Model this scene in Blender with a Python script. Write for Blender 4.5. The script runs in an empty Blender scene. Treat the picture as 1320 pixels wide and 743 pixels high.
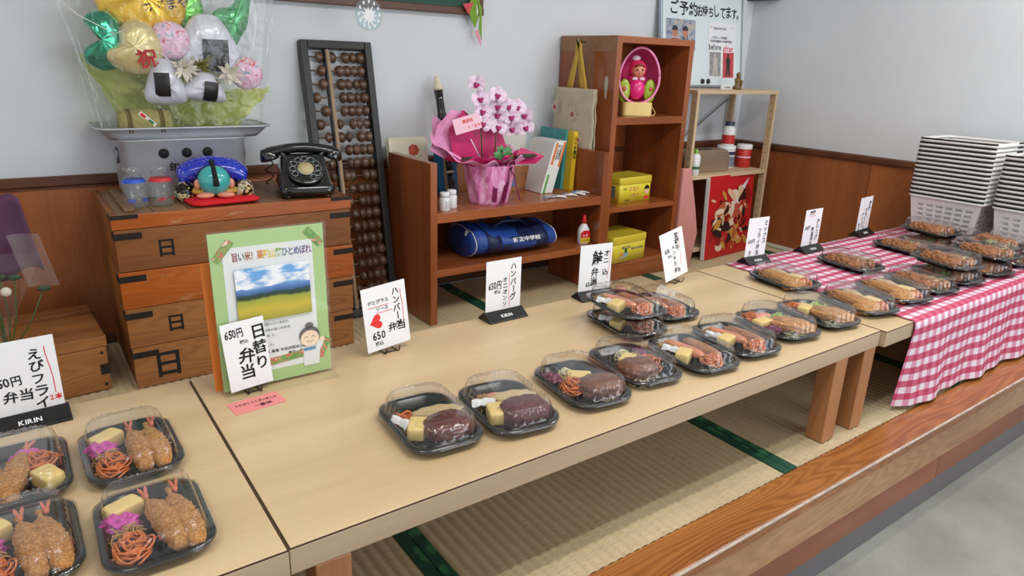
import bpy, bmesh, math, random
from math import sin, cos, pi, radians as R
from mathutils import Vector as V, Matrix as MX, noise

random.seed(7)
SC = bpy.context.scene
COL = SC.collection

# ---------------------------------------------------------------- camera
cd = bpy.data.cameras.new('camera')
cd.sensor_width = 36.0
cd.lens = 24.29
cd.clip_start = 0.02
cam = bpy.data.objects.new('camera', cd)
COL.objects.link(cam)
yaw, pitch, roll = 0.629317, 0.317695, 0.0347512
fw = V((sin(yaw)*cos(pitch), cos(yaw)*cos(pitch), -sin(pitch)))
rt = V((cos(yaw), -sin(yaw), 0)); up = rt.cross(fw)
r2 = rt*cos(roll) + up*sin(roll); u2 = -rt*sin(roll) + up*cos(roll)
cam.matrix_world = MX(((r2.x, u2.x, -fw.x, 0), (r2.y, u2.y, -fw.y, 0), (r2.z, u2.z, -fw.z, 1.059), (0, 0, 0, 1)))
SC.camera = cam

# ---------------------------------------------------------------- world, lights, exposure
w = bpy.data.worlds.new('daylight'); SC.world = w; w.use_nodes = True
w.node_tree.nodes['Background'].inputs[0].default_value = (0.92, 0.95, 1.0, 1)
w.node_tree.nodes['Background'].inputs[1].default_value = 0.55
def area(name, loc, rot, sx, sy, watts, col):
    l = bpy.data.lights.new(name, 'AREA'); l.shape = 'RECTANGLE'; l.size = sx; l.size_y = sy
    l.energy = watts; l.color = col
    o = bpy.data.objects.new(name, l); COL.objects.link(o); o.location = loc; o.rotation_euler = rot
for fx, fy, fp in ((1.1, 0.35, 9), (1.1, 0.62, 9), (3.0, 0.60, 9), (3.0, 0.87, 9), (-0.8, 0.35, 5), (-0.8, 0.62, 5)):
    area('fluorescent_lamp', (fx, fy, 2.30), (0, 0, 0), 1.2, 0.05, fp, (1.0, 0.97, 0.92))
area('window_daylight', (3.2, -2.7, 1.1), (R(90), 0, R(12)), 3.2, 1.7, 56, (0.88, 0.94, 1.0))
vs = SC.view_settings
vs.view_transform = 'Standard'; vs.look = 'None'; vs.gamma = 1.0; vs.use_curve_mapping = False
vs.exposure = 0.5
SC.cycles.max_bounces = 8
SC.cycles.transparent_max_bounces = 24
SC.cycles.use_denoising = True

# ---------------------------------------------------------------- colour and materials
def lin(c):
    c = c/255.0
    return c/12.92 if c <= 0.04045 else ((c+0.055)/1.055)**2.4
def S(r, g, b): return (lin(r), lin(g), lin(b), 1.0)
MATS = {}
def base(name):
    m = bpy.data.materials.new(name); m.use_nodes = True
    nt = m.node_tree; bs = nt.nodes['Principled BSDF']
    return m, nt, bs
def coords(nt, scale, kind='Object'):
    t = nt.nodes.new('ShaderNodeTexCoord'); mp = nt.nodes.new('ShaderNodeMapping')
    nt.links.new(t.outputs[kind], mp.inputs['Vector']); mp.inputs['Scale'].default_value = scale
    return mp.outputs[0]
def ramp(nt, fac, stops):
    r = nt.nodes.new('ShaderNodeValToRGB'); e = r.color_ramp.elements
    while len(e) < len(stops): e.new(0.5)
    for k, (p, c) in enumerate(stops): e[k].position = p; e[k].color = c
    nt.links.new(fac, r.inputs[0]); return r.outputs[0]
def nz(nt, vec, scale, detail=4, rough=0.55, dist=0.0):
    n = nt.nodes.new('ShaderNodeTexNoise'); n.inputs['Scale'].default_value = scale
    n.inputs['Detail'].default_value = detail; n.inputs['Roughness'].default_value = rough
    n.inputs['Distortion'].default_value = dist
    nt.links.new(vec, n.inputs['Vector']); return n.outputs['Fac']
def bump(nt, bs, h, strength, dist=0.002):
    b = nt.nodes.new('ShaderNodeBump'); b.inputs['Strength'].default_value = strength
    b.inputs['Distance'].default_value = dist
    nt.links.new(h, b.inputs['Height']); nt.links.new(b.outputs[0], bs.inputs['Normal'])
def mat(name, col, rough=0.5, metal=0.0, var=0.0, vs_=8.0, bmp=0.0, bs_=60.0, coat=0.0, emit=None, trans=0.0, sub=0.0, alpha=1.0):
    if name in MATS: return MATS[name]
    m, nt, bs = base(name)
    bs.inputs['Base Color'].default_value = col; bs.inputs['Roughness'].default_value = rough
    bs.inputs['Metallic'].default_value = metal; bs.inputs['Coat Weight'].default_value = coat
    bs.inputs['Transmission Weight'].default_value = trans
    bs.inputs['Alpha'].default_value = alpha
    if sub: bs.inputs['Subsurface Weight'].default_value = sub; bs.inputs['Subsurface Radius'].default_value = (0.01, 0.006, 0.004)
    if var:
        f = nz(nt, coords(nt, (1, 1, 1)), vs_)
        lo = tuple(c*(1-var) for c in col[:3])+(1,); hi = tuple(min(1, c*(1+var)) for c in col[:3])+(1,)
        nt.links.new(ramp(nt, f, [(0.3, lo), (0.7, hi)]), bs.inputs['Base Color'])
    if bmp: bump(nt, bs, nz(nt, coords(nt, (1, 1, 1)), bs_), bmp)
    MATS[name] = m; return m
def wood(name, dark, light, axis=0, rough=0.35, sc=1.0, coat=0.0, figure=1.0, wear=None):
    if name in MATS: return MATS[name]
    m, nt, bs = base(name)
    s = [8.0*sc]*3; s[axis] = 0.9*sc
    v1 = coords(nt, s); a = nz(nt, v1, 1.0, 2, 0.45, 0.3)
    s2 = [150.0*sc]*3; s2[axis] = 5.0*sc
    b = nz(nt, coords(nt, s2), 1.0, 3, 0.6)
    k1 = nt.nodes.new('ShaderNodeMath'); k1.operation = 'MULTIPLY'; nt.links.new(a, k1.inputs[0]); k1.inputs[1].default_value = 190.0
    k2 = nt.nodes.new('ShaderNodeMath'); k2.operation = 'SINE'; nt.links.new(k1.outputs[0], k2.inputs[0])
    mx = nt.nodes.new('ShaderNodeMath'); mx.operation = 'MULTIPLY_ADD'
    nt.links.new(k2.outputs[0], mx.inputs[0]); mx.inputs[1].default_value = 0.055*figure; nt.links.new(a, mx.inputs[2])
    m2 = nt.nodes.new('ShaderNodeMath'); m2.operation = 'MULTIPLY_ADD'
    nt.links.new(b, m2.inputs[0]); m2.inputs[1].default_value = 0.32; nt.links.new(mx.outputs[0], m2.inputs[2])
    c = ramp(nt, m2.outputs[0], [(0.38, dark), (0.98, light)])
    if wear:
        f = nz(nt, coords(nt, (3, 9, 9)), 3.0, 8, 0.75)
        fr = ramp(nt, f, [(0.57, (0, 0, 0, 1)), (0.66, (1, 1, 1, 1))])
        mm = nt.nodes.new('ShaderNodeMix'); mm.data_type = 'RGBA'
        nt.links.new(fr, mm.inputs['Factor']); nt.links.new(c, mm.inputs['A']); mm.inputs['B'].default_value = wear
        c = mm.outputs['Result']
    nt.links.new(c, bs.inputs['Base Color'])
    bs.inputs['Roughness'].default_value = rough; bs.inputs['Coat Weight'].default_value = coat
    bs.inputs['Coat Roughness'].default_value = 0.2
    bump(nt, bs, b, 0.12)
    MATS[name] = m; return m
def clear(name, tint=(1, 1, 1, 1), gloss=1.0, rough=0.06, haze=0.0, ior=1.5, wr=0.0, g0=0.05, ws=9.0):
    m = bpy.data.materials.new(name); m.use_nodes = True; nt = m.node_tree; nt.nodes.clear()
    o = nt.nodes.new('ShaderNodeOutputMaterial'); t = nt.nodes.new('ShaderNodeBsdfTransparent'); t.inputs[0].default_value = tint
    g = nt.nodes.new('ShaderNodeBsdfGlossy'); g.inputs['Roughness'].default_value = rough
    fr = nt.nodes.new('ShaderNodeLayerWeight'); fr.inputs[0].default_value = 0.5
    pw = nt.nodes.new('ShaderNodeMath'); pw.operation = 'POWER'; nt.links.new(fr.outputs['Facing'], pw.inputs[0]); pw.inputs[1].default_value = 3.5
    mu = nt.nodes.new('ShaderNodeMath'); mu.operation = 'MULTIPLY_ADD'; mu.use_clamp = True
    nt.links.new(pw.outputs[0], mu.inputs[0]); mu.inputs[1].default_value = gloss*0.55; mu.inputs[2].default_value = g0
    ms = nt.nodes.new('ShaderNodeMixShader'); nt.links.new(mu.outputs[0], ms.inputs[0])
    nt.links.new(t.outputs[0], ms.inputs[1]); nt.links.new(g.outputs[0], ms.inputs[2])
    out = ms.outputs[0]
    if wr:
        tc = nt.nodes.new('ShaderNodeTexCoord')
        b = nt.nodes.new('ShaderNodeBump'); b.inputs['Strength'].default_value = wr; b.inputs['Distance'].default_value = 0.01
        nt.links.new(nz(nt, tc.outputs['Object'], ws, 3), b.inputs['Height'])
        nt.links.new(b.outputs[0], g.inputs['Normal']); nt.links.new(b.outputs[0], fr.inputs['Normal'])
    if haze:
        d = nt.nodes.new('ShaderNodeBsdfDiffuse'); d.inputs[0].default_value = tint
        m2 = nt.nodes.new('ShaderNodeMixShader'); m2.inputs[0].default_value = haze
        nt.links.new(out, m2.inputs[1]); nt.links.new(d.outputs[0], m2.inputs[2]); out = m2.outputs[0]
    nt.links.new(out, o.inputs['Surface'])
    MATS[name] = m; return m

# ---------------------------------------------------------------- mesh building
def TR(loc=(0, 0, 0), rot=(0, 0, 0), sc=(1, 1, 1)):
    if not hasattr(sc, '__len__'): sc = (sc, sc, sc)
    from mathutils import Euler
    return MX.Translation(loc) @ Euler(rot).to_matrix().to_4x4() @ MX.Diagonal((*sc, 1))
class MB:
    def __init__(s): s.v = []; s.f = []; s.m = []; s.sm = []; s.mi = 0; s.T = None
    def add(s, vs_, fs, smooth=False, T=None):
        o = len(s.v)
        T = T if T is not None else s.T
        s.v += [tuple(T @ V(p)) for p in vs_] if T is not None else [tuple(p) for p in vs_]
        s.f += [tuple(i+o for i in f) for f in fs]; s.m += [s.mi]*len(fs); s.sm += [smooth]*len(fs); return s
    def box(s, a, b, T=None):
        x0, y0, z0 = a; x1, y1, z1 = b
        return s.add([(x0, y0, z0), (x1, y0, z0), (x1, y1, z0), (x0, y1, z0), (x0, y0, z1), (x1, y0, z1), (x1, y1, z1), (x0, y1, z1)],
            [(0, 3, 2, 1), (4, 5, 6, 7), (0, 1, 5, 4), (1, 2, 6, 5), (2, 3, 7, 6), (3, 0, 4, 7)], False, T)
    def cbox(s, c, d, T=None):
        return s.box(tuple(c[i]-d[i]/2 for i in range(3)), tuple(c[i]+d[i]/2 for i in range(3)), T)
    def rings(s, rs, cap0=True, cap1=True, smooth=True, closed=True, T=None):
        n = len(rs[0]); vv = [p for r in rs for p in r]; ff = []
        for k in range(len(rs)-1):
            for i in range(n if closed else n-1):
                j = (i+1) % n; ff.append((k*n+i, k*n+j, (k+1)*n+j, (k+1)*n+i))
        if cap0: ff.append(tuple(range(n-1, -1, -1)))
        if cap1: ff.append(tuple((len(rs)-1)*n+i for i in range(n)))
        return s.add(vv, ff, smooth, T)
    def lathe(s, prof, n=20, T=None, cap0=True, cap1=True, smooth=True):
        return s.rings([[(r*cos(2*pi*i/n), r*sin(2*pi*i/n), z) for i in range(n)] for r, z in prof], cap0, cap1, smooth, True, T)
    def tube(s, pts, r, n=8, T=None, caps=True):
        rs = []; pts = [V(p) for p in pts]; L = len(pts); prev = None
        for k, p in enumerate(pts):
            d = (pts[min(k+1, L-1)]-pts[max(k-1, 0)]).normalized()
            if prev is None:
                a = V((0, 0, 1)) if abs(d.z) < 0.9 else V((1, 0, 0)); x = d.cross(a).normalized()
            else: x = (prev - d*prev.dot(d)).normalized()
            prev = x; y = d.cross(x); rr = r[k] if hasattr(r, '__len__') else r
            rs.append([tuple(p + x*rr*cos(2*pi*i/n) + y*rr*sin(2*pi*i/n)) for i in range(n)])
        return s.rings(rs, caps, caps, True, True, T)
    def ell(s, c, r, nu=16, nv=10, T=None, nzf=0, nza=0.0, seed=0, power=1.0):
        rs = []
        for k in range(nv+1):
            t = pi*k/nv; ring = []
            for i in range(nu):
                a = 2*pi*i/nu
                sx, sy, sz = sin(t)*cos(a), sin(t)*sin(a), -cos(t)
                if power != 1.0: sx, sy, sz = [math.copysign(abs(q)**power, q) for q in (sx, sy, sz)]
                q = 1.0
                if nza: q += nza*noise.noise(V((sx*nzf+seed*7.3, sy*nzf, sz*nzf)))
                ring.append((c[0]+r[0]*sx*q, c[1]+r[1]*sy*q, c[2]+r[2]*sz*q))
            rs.append(ring)
        return s.rings(rs, False, False, True, True, T)
    def prism(s, pts, z0, z1, T=None, smooth=False):
        n = len(pts)
        return s.add([(x, y, z0) for x, y in pts]+[(x, y, z1) for x, y in pts],
            [tuple(range(n-1, -1, -1)), tuple(range(n, 2*n))]+[(i, (i+1) % n, n+(i+1) % n, n+i) for i in range(n)], smooth, T)
    def grid(s, fn, nu, nv, T=None, smooth=True):
        vv = [fn(i/nu, j/nv) for j in range(nv+1) for i in range(nu+1)]
        ff = [(j*(nu+1)+i, j*(nu+1)+i+1, (j+1)*(nu+1)+i+1, (j+1)*(nu+1)+i) for j in range(nv) for i in range(nu)]
        return s.add(vv, ff, smooth, T)
    def mesh(s, name, mats):
        me = bpy.data.meshes.new(name); me.from_pydata(s.v, [], s.f)
        me.polygons.foreach_set('material_index', s.m); me.polygons.foreach_set('use_smooth', s.sm)
        for m in (mats if isinstance(mats, (list, tuple)) else [mats]): me.materials.append(m)
        me.update(); return me
    def build(s, name, mats, parent=None, bevel=0.0, solid=0.0, T=None, subsurf=0):
        o = put(name, s.mesh(name, mats), parent, T)
        if subsurf: q = o.modifiers.new('s', 'SUBSURF'); q.levels = subsurf; q.render_levels = subsurf
        if solid: q = o.modifiers.new('t', 'SOLIDIFY'); q.thickness = solid; q.offset = 0
        if bevel: q = o.modifiers.new('b', 'BEVEL'); q.width = bevel; q.segments = 2; q.limit_method = 'ANGLE'; q.angle_limit = R(40)
        return o
def put(name, me, parent=None, T=None):
    o = bpy.data.objects.new(name, me); COL.objects.link(o)
    if parent is not None: o.parent = parent
    if T is not None: o.matrix_local = T
    return o
def thing(name, label, cat, loc=(0, 0, 0), rz=0.0, group=None):
    o = bpy.data.objects.new(name, None); COL.objects.link(o); o.location = loc; o.rotation_euler = (0, 0, rz)
    o.empty_display_size = 0.05
    return tag(o, label, cat, group)
def tag(o, label, cat, group=None):
    o['label'] = label; o['category'] = cat
    if group: o['group'] = group
    return o
def struct(o): o['kind'] = 'structure'; return o
def stuff(o): o['kind'] = 'stuff'; return o
def rr(w_, h, r, n=5):
    P = []
    for cx, cy, a0 in ((w_/2-r, h/2-r, 0), (-w_/2+r, h/2-r, pi/2), (-w_/2+r, -h/2+r, pi), (w_/2-r, -h/2+r, 1.5*pi)):
        for k in range(n+1):
            a = a0+pi/2*k/n; P.append((cx+r*cos(a), cy+r*sin(a)))
    return P

# ---------------------------------------------------------------- lettering: glyph meshes made once, in one batch
TEXTS = ('えびフライ弁当本税込日替りハンバーグデミラスソ鮭オニ宮崎牛メチカツミックからげ唐揚鶏南蛮ありがとうございました一番米旨い！栗駒山麓ひとめぼれ'
         'ご予約お待ちしてます。附正中学校木工用ド年組祝おべんとうのあずまやミヨシガン県市志波姫農園産地直送限定商品カレー新鮮開店'
         'beforeafter0123456789円KIRINMIYOSHIMARGARINE.:-*CHOKYDTU')
GL = {}
def make_glyphs():
    obs = []
    for bold in (0, 1):
        for ch in sorted(set(TEXTS)):
            c = bpy.data.curves.new('g', 'FONT'); c.body = ch; c.size = 1.0; c.resolution_u = 2
            c.offset = 0.022 if bold else 0.004
            c.fill_mode = 'FRONT'
            o = bpy.data.objects.new('g', c); COL.objects.link(o); obs.append((ch, bold, o))
    bpy.context.view_layer.update(); dg = bpy.context.evaluated_depsgraph_get()
    for ch, bold, o in obs:
        me = o.evaluated_get(dg).to_mesh()
        vv = [tuple(p.co) for p in me.vertices]; ff = [tuple(p.vertices) for p in me.polygons]
        if vv:
            xs = [p[0] for p in vv]; wid = max(xs)+0.06 if ord(ch) < 256 else 1.0
            GL[(ch, bold)] = (vv, ff, wid)
        o.evaluated_get(dg).to_mesh_clear()
    for ch, bold, o in obs:
        c = o.data; bpy.data.objects.remove(o); bpy.data.curves.remove(c)
make_glyphs()
def glyph(mb, ch, x, y, size, bold=1, rot=0.0, sx=1.0, z=0.0):
    g = GL.get((ch, bold))
    if not g: return 0.35*size
    vv, ff, wid = g; c, s_ = cos(rot), sin(rot); out = []
    for px, py, _ in vv:
        px *= size*sx; py *= size; out.append((x+px*c-py*s_, y+px*s_+py*c, z))
    mb.add(out, ff)
    return wid*size*sx
def write(mb, txt, x, y, size, bold=1, vertical=False, jit=0.0, sx=1.0, gap=None, rot=0.0):
    """x,y: left baseline (horizontal) or the left of the top character's box (vertical)"""
    rnd = random.Random(hash(len(txt))*13+int(size*1e5))
    for ch in txt:
        r_ = rnd.uniform(-jit, jit); sz = size*(1+rnd.uniform(-jit, jit)*0.8)
        if vertical:
            if ch == 'ー': glyph(mb, ch, x+size*0.88*0+size*0.95, y-size*0.95, sz, bold, pi/2, sx)
            else: glyph(mb, ch, x+rnd.uniform(-jit, jit)*size*0.3, y-size*0.88, sz, bold, r_, sx)
            y -= (gap or size*1.02)
        else:
            x += glyph(mb, ch, x, y, sz, bold, r_+rot, sx) + (gap or 0)
# plane standing upright: local X right, local Y up -> world X, Z
UP = MX(((1, 0, 0, 0), (0, 0, -1, 0), (0, 1, 0, 0), (0, 0, 0, 1)))
# ================================================================ materials
M_wall = mat('painted_wall', S(216, 221, 226), 0.85, var=0.03, vs_=2.0, bmp=0.05, bs_=180)
M_ceil = mat('ceiling_board', S(225, 225, 222), 0.9, var=0.02)
M_wains = wood('wainscot_wood', S(126, 70, 36), S(174, 104, 56), 2, 0.33, 0.7, coat=0.25, figure=0.7)
M_rail = wood('rail_wood', S(74, 42, 26), S(110, 66, 40), 0, 0.4)
M_shelf = wood('shelf_wood', S(120, 60, 27), S(184, 106, 56), 0, 0.3, coat=0.3, figure=0.35)
M_shelfv = wood('shelf_wood_upright', S(114, 56, 26), S(176, 99, 52), 2, 0.3, coat=0.3, figure=0.35)
M_table = wood('pale_laminate', S(196, 168, 128), S(220, 194, 154), 0, 0.36, 1.2, figure=0.25)
M_tedge = wood('pale_laminate_edge', S(170, 146, 118), S(196, 172, 142), 0, 0.5, 1.2, figure=0.2)
M_seam = mat('dark_edge_line', S(70, 42, 28), 0.6)
M_leg = wood('table_leg_wood', S(136, 88, 52), S(188, 130, 84), 2, 0.4, figure=0.4)
M_step = wood('step_wood', S(124, 70, 30), S(186, 120, 64), 0, 0.3, 0.8, coat=0.25, figure=2.2)
M_step2 = wood('step_front_wood', S(150, 104, 66), S(196, 150, 106), 0, 0.35, 0.8, coat=0.3, figure=1.8)
M_step3 = wood('step_low_wood', S(120, 62, 38), S(160, 92, 58), 0, 0.4, coat=0.2, figure=0.6)
M_pine = wood('pine', S(186, 158, 124), S(222, 198, 162), 2, 0.55, figure=0.6)
M_pineh = wood('pine_board', S(190, 162, 128), S(226, 202, 166), 0, 0.55, figure=0.6)
M_crA = wood('crate_orange', S(140, 62, 14), S(206, 112, 34), 0, 0.3, coat=0.4, figure=0.8, wear=S(176, 128, 84))
M_crB = wood('crate_brown', S(100, 56, 22), S(162, 100, 46), 0, 0.5, figure=0.8)
M_crC = wood('crate_tan', S(118, 70, 32), S(182, 122, 64), 0, 0.5, figure=1.3)
M_crT = wood('crate_top', S(104, 74, 48), S(156, 122, 84), 1, 0.6, figure=0.8)
M_black = mat('black_plastic', S(22, 23, 25), 0.3)
M_tray = mat('black_tray_plastic', S(17, 18, 20), 0.2)
M_ink = mat('black_ink', S(18, 18, 20), 0.8)
M_red = mat('red_ink', S(226, 52, 44), 0.7)
M_card = mat('white_card', S(236, 238, 242), 0.6)
M_white = mat('white_plastic', S(232, 234, 236), 0.4)
M_steel = mat('steel', S(150, 152, 156), 0.3, 1.0)
M_alu = mat('aluminium', S(186, 190, 196), 0.45, 0.35, var=0.06, vs_=14)
M_iron = mat('old_iron', S(34, 28, 26), 0.6, 0.3, var=0.3, vs_=40, bmp=0.3, bs_=90)
M_clear = clear('clear_plastic', (0.985, 0.99, 0.99, 1), 1.6, 0.05, 0.008, g0=0.06)
M_film = clear('cellophane', (0.985, 0.99, 0.99, 1), 0.30, 0.10, 0.02, wr=0.9, g0=0.03, ws=14.0)
M_glass = clear('bottle_glass', (0.95, 0.97, 0.97, 1), 1.4, 0.03, 0.02)
M_acryl = clear('acrylic', (0.98, 0.985, 0.98, 1), 0.6, 0.04, 0.01, g0=0.03)
def tatami_mat():
    m, nt, bs = base('tatami_rush')
    a = nz(nt, coords(nt, (30, 260, 1)), 1.0, 3); b = nz(nt, coords(nt, (3, 3, 3)), 1.0, 3)
    mm = nt.nodes.new('ShaderNodeMath'); mm.operation = 'MULTIPLY_ADD'; nt.links.new(b, mm.inputs[0]); mm.inputs[1].default_value = 0.7; nt.links.new(a, mm.inputs[2])
    nt.links.new(ramp(nt, mm.outputs[0], [(0.5, S(176, 154, 120)), (1.1, S(206, 188, 152))]), bs.inputs['Base Color'])
    bs.inputs['Roughness'].default_value = 0.6; bump(nt, bs, a, 0.4, 0.001); return m
M_tatami = tatami_mat()
def heri_mat():
    m, nt, bs = base('green_brocade')
    v = nt.nodes.new('ShaderNodeTexVoronoi'); v.inputs['Scale'].default_value = 38
    nt.links.new(coords(nt, (1, 0.6, 1)), v.inputs['Vector'])
    nt.links.new(ramp(nt, v.outputs['Distance'], [(0.28, S(58, 122, 78)), (0.5, S(14, 74, 54))]), bs.inputs['Base Color'])
    bs.inputs['Roughness'].default_value = 0.6; return m
M_heri = heri_mat()
def floor_mat():
    m, nt, bs = base('polished_concrete')
    a = nz(nt, coords(nt, (1, 1, 1)), 260, 2); b = nz(nt, coords(nt, (1, 1, 1)), 5, 3)
    mm = nt.nodes.new('ShaderNodeMath'); mm.operation = 'MULTIPLY_ADD'; nt.links.new(a, mm.inputs[0]); mm.inputs[1].default_value = 0.5; nt.links.new(b, mm.inputs[2])
    nt.links.new(ramp(nt, mm.outputs[0], [(0.3, S(124, 124, 117)), (1.2, S(160, 162, 154))]), bs.inputs['Base Color'])
    bs.inputs['Roughness'].default_value = 0.38; return m
M_floor = floor_mat()
def gingham():
    m, nt, bs = base('gingham_cloth')
    uv = nt.nodes.new('ShaderNodeUVMap'); sp = nt.nodes.new('ShaderNodeSeparateXYZ'); nt.links.new(uv.outputs[0], sp.inputs[0])
    outs = []
    for k in (0, 1):
        a = nt.nodes.new('ShaderNodeMath'); a.operation = 'MULTIPLY'; nt.links.new(sp.outputs[k], a.inputs[0]); a.inputs[1].default_value = 1/0.0465
        b = nt.nodes.new('ShaderNodeMath'); b.operation = 'FRACT'; nt.links.new(a.outputs[0], b.inputs[0])
        c = nt.nodes.new('ShaderNodeMath'); c.operation = 'LESS_THAN'; nt.links.new(b.outputs[0], c.inputs[0]); c.inputs[1].default_value = 0.5
        outs.append(c.outputs[0])
    s = nt.nodes.new('ShaderNodeMath'); s.operation = 'MULTIPLY_ADD'; nt.links.new(outs[1], s.inputs[0]); s.inputs[1].default_value = 0.62; 
    h = nt.nodes.new('ShaderNodeMath'); h.operation = 'MULTIPLY'; nt.links.new(outs[0], h.inputs[0]); h.inputs[1].default_value = 0.38
    nt.links.new(h.outputs[0], s.inputs[2])
    r = ramp(nt, s.outputs[0], [(0.0, S(228, 218, 226)), (0.38, S(212, 148, 172)), (0.62, S(202, 92, 124)), (1.0, S(188, 54, 92))])
    nt.links.new(r, bs.inputs['Base Color']); bs.inputs['Roughness'].default_value = 0.55
    bump(nt, bs, nz(nt, coords(nt, (900, 900, 900)), 1.0, 1), 0.1); return m
M_ging = gingham()

# ================================================================ the room
YB, XR = 2.85, 3.82
struct(MB().box((-3, YB, -0.4), (XR+.2, YB+.15, 2.5)).build('wall_back', M_wall))
struct(MB().box((XR, -3.2, -0.4), (XR+.15, YB, 2.5)).build('wall_right', M_wall))
struct(MB().box((-3, -3.2, 2.42), (XR+.1, YB+.1, 2.5)).build('ceiling', M_ceil))
struct(MB().box((-3, -3.2, -0.40), (XR, 0.88, -0.333)).build('floor', M_floor))
# wainscot sheets with a hair joint between them, capped by a moulded rail
g = bpy.data.objects.new('wainscot_back', None); COL.objects.link(g); struct(g)
for k in range(8):
    x0 = -3+k*0.91; x1 = min(x0+0.907, XR-0.012)
    if x1 > x0: MB().box((0, 0, 0), (x1-x0, 0.010, 0.60)).build('panel', M_wains, g, T=TR((x0, YB-0.010, 0)))
g = bpy.data.objects.new('wainscot_right', None); COL.objects.link(g); struct(g)
for k in range(4):
    y1 = YB-k*0.91; MB().box((0, 0, 0), (0.010, 0.907, 0.60)).build('panel', M_wains, g, T=TR((XR-0.010, y1-0.907, 0)))
rail = [(0, 0), (0.016, 0), (0.016, 0.006), (0.022, 0.012), (0.022, 0.034), (0.014, 0.042), (0, 0.042)]
def mould(name, T, L, m):
    n = len(rail); vv = [(0, -a, b) for a, b in rail]+[(L, -a, b) for a, b in rail]
    return struct(MB().add(vv, [tuple(range(n)), tuple(range(2*n-1, n-1, -1))]+[(i, n+i, n+(i+1) % n, (i+1) % n) for i in range(n)], T=T).build(name, m))
mould('trim_1', TR((-3, YB-0.001, 0.588)), XR+3-0.001, M_rail)
mould('trim_2', TR((XR-0.001, YB-0.02, 0.588), (0, 0, -pi/2)), 3.7, M_rail)
struct(MB().box((XR-0.022, 0.9, 0.0), (XR-0.0105, YB-0.011, 0.022)).build('baseboard_right', mat('cream_plastic', S(214, 210, 196), 0.5), bevel=0.003))
struct(MB().box((-3, YB-0.02, 0.0), (XR-0.03, YB-0.0105, 0.03)).build('baseboard_back', M_rail, bevel=0.002))
# raised platform: deck under the mats, nosing plank, front boards, dark kick strip
struct(MB().box((-3, 0.895, -0.06), (XR, YB, -0.032)).build('platform_deck', M_step3))
struct(MB().box((-3, 0.783, -0.040), (XR-.001, 0.8905, 0.0)).build('trim_3', M_step, bevel=0.005))
g = struct(MB().box((-3, 0.787, -0.147), (XR-.001, 0.86, -0.0405)).build('trim_4', M_step2, bevel=0.004))
g = bpy.data.objects.new('trim_5', None); COL.objects.link(g); struct(g)
for x0, x1 in ((-3, -0.9), (-0.898, 0.72), (0.722, 2.38), (2.382, XR-.001)):
    MB().box((0, 0, 0), (x1-x0, 0.06, 0.0925)).build('board', M_step3, g, bevel=0.002, T=TR((x0, 0.794, -0.240)))
struct(MB().box((-3, 0.802, -0.3325), (XR-.001, 0.87, -0.2405)).build('trim_6', mat('grey_kick_strip', S(104, 100, 104), 0.35, var=0.06)))
MB_n = MB()
struct(MB().box((-3, 0.7795, -0.006), (XR-.001, 0.7835, -0.0005)).build('trim_7', mat('pale_nosing_edge', S(206, 190, 178), 0.4, var=0.25, vs_=30)))
# tatami mats, ribbed, two cloth borders each
bord = [-1.425, -0.405, 0.615, 1.635, 2.655, 3.675, XR-0.012]
tat_lab = ['far left tatami mat mostly outside the picture', 'tatami mat at the left under the prawn lunches table', 'tatami mat under the left half of the long table',
           'tatami mat seen below the middle of the long table', 'tatami mat at the right under the table legs and cloth', 'narrow strip of tatami along the right wall']
for k in range(1, 6):
    x0, x1 = bord[k-1+0], bord[k]
for k in range(6):
    x0, x1 = bord[k]+0.001, bord[k+1]-0.001
    if k < 1: continue
    W_ = x1-x0
    t = struct(bpy.data.objects.new('tatami_mat', None)); COL.objects.link(t); t.location = (x0, 0.892, 0)
    t['label'] = tat_lab[k]
    nr = max(2, int(W_/0.0262)); seg = 6
    def fz(u, v):
        return (u*W_, v*1.93, -0.0058+0.0042*abs(sin(pi*u*nr)))
    MB().grid(fz, nr*seg, 1).build('rush_cover', M_tatami, t)
    MB().box((0, 0, -0.031), (W_, 1.93, -0.006)).build('core', M_tatami, t)
    for a in (0, W_-0.029) if W_ > .3 else (0,):
        MB().box((a, 0, -0.006), (a+0.029, 1.93, 0.0)).build('cloth_border', M_heri, t, bevel=0.0015)

# ================================================================ low tables and the cloth
def table(x0, x1, y0, y1, label, legs, yl=(0.915, 0.97)):
    t = thing('low_table', label, 'table', ((x0+x1)/2, (y0+y1)/2, 0))
    cx, cy = (x0+x1)/2, (y0+y1)/2
    MB().box((x0-cx+.002, y0-cy+.002, 0.3165), (x1-cx-.002, y1-cy-.002, 0.319)).build('tabletop', M_table, t, bevel=0.001)
    MB().box((x0-cx, y0-cy, 0.268), (x1-cx, y1-cy, 0.3150)).build('apron', M_tedge, t, bevel=0.001)
    MB().box((x0-cx+.0004, y0-cy+.0004, 0.3150), (x1-cx-.0004, y1-cy-.0004, 0.3172)).build('edge_line', M_seam, t)
    for lx in legs:
        for ya in ((y0-cy+0.0, y0-cy+0.055), (y1-cy-0.10, y1-cy-0.045)):
            MB().box((lx-cx, ya[0], 0.0), (lx+0.062-cx, ya[1], 0.268)).build('leg', M_leg, t, bevel=0.003)
    return t
table(-1.55, 0.2565, 0.923, 1.637, 'pale wood low table carrying the prawn lunches at lower left', (-1.5, 0.16))
table(0.2585, 2.064, 0.925, 1.635, 'long pale wood low table in the middle carrying the rice poster', (0.298, 1.838, 1.992))
table(2.068, 3.80, 0.909, 1.643, 'pale wood low table at the right under the checked cloth', (2.55, 3.68))

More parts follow.
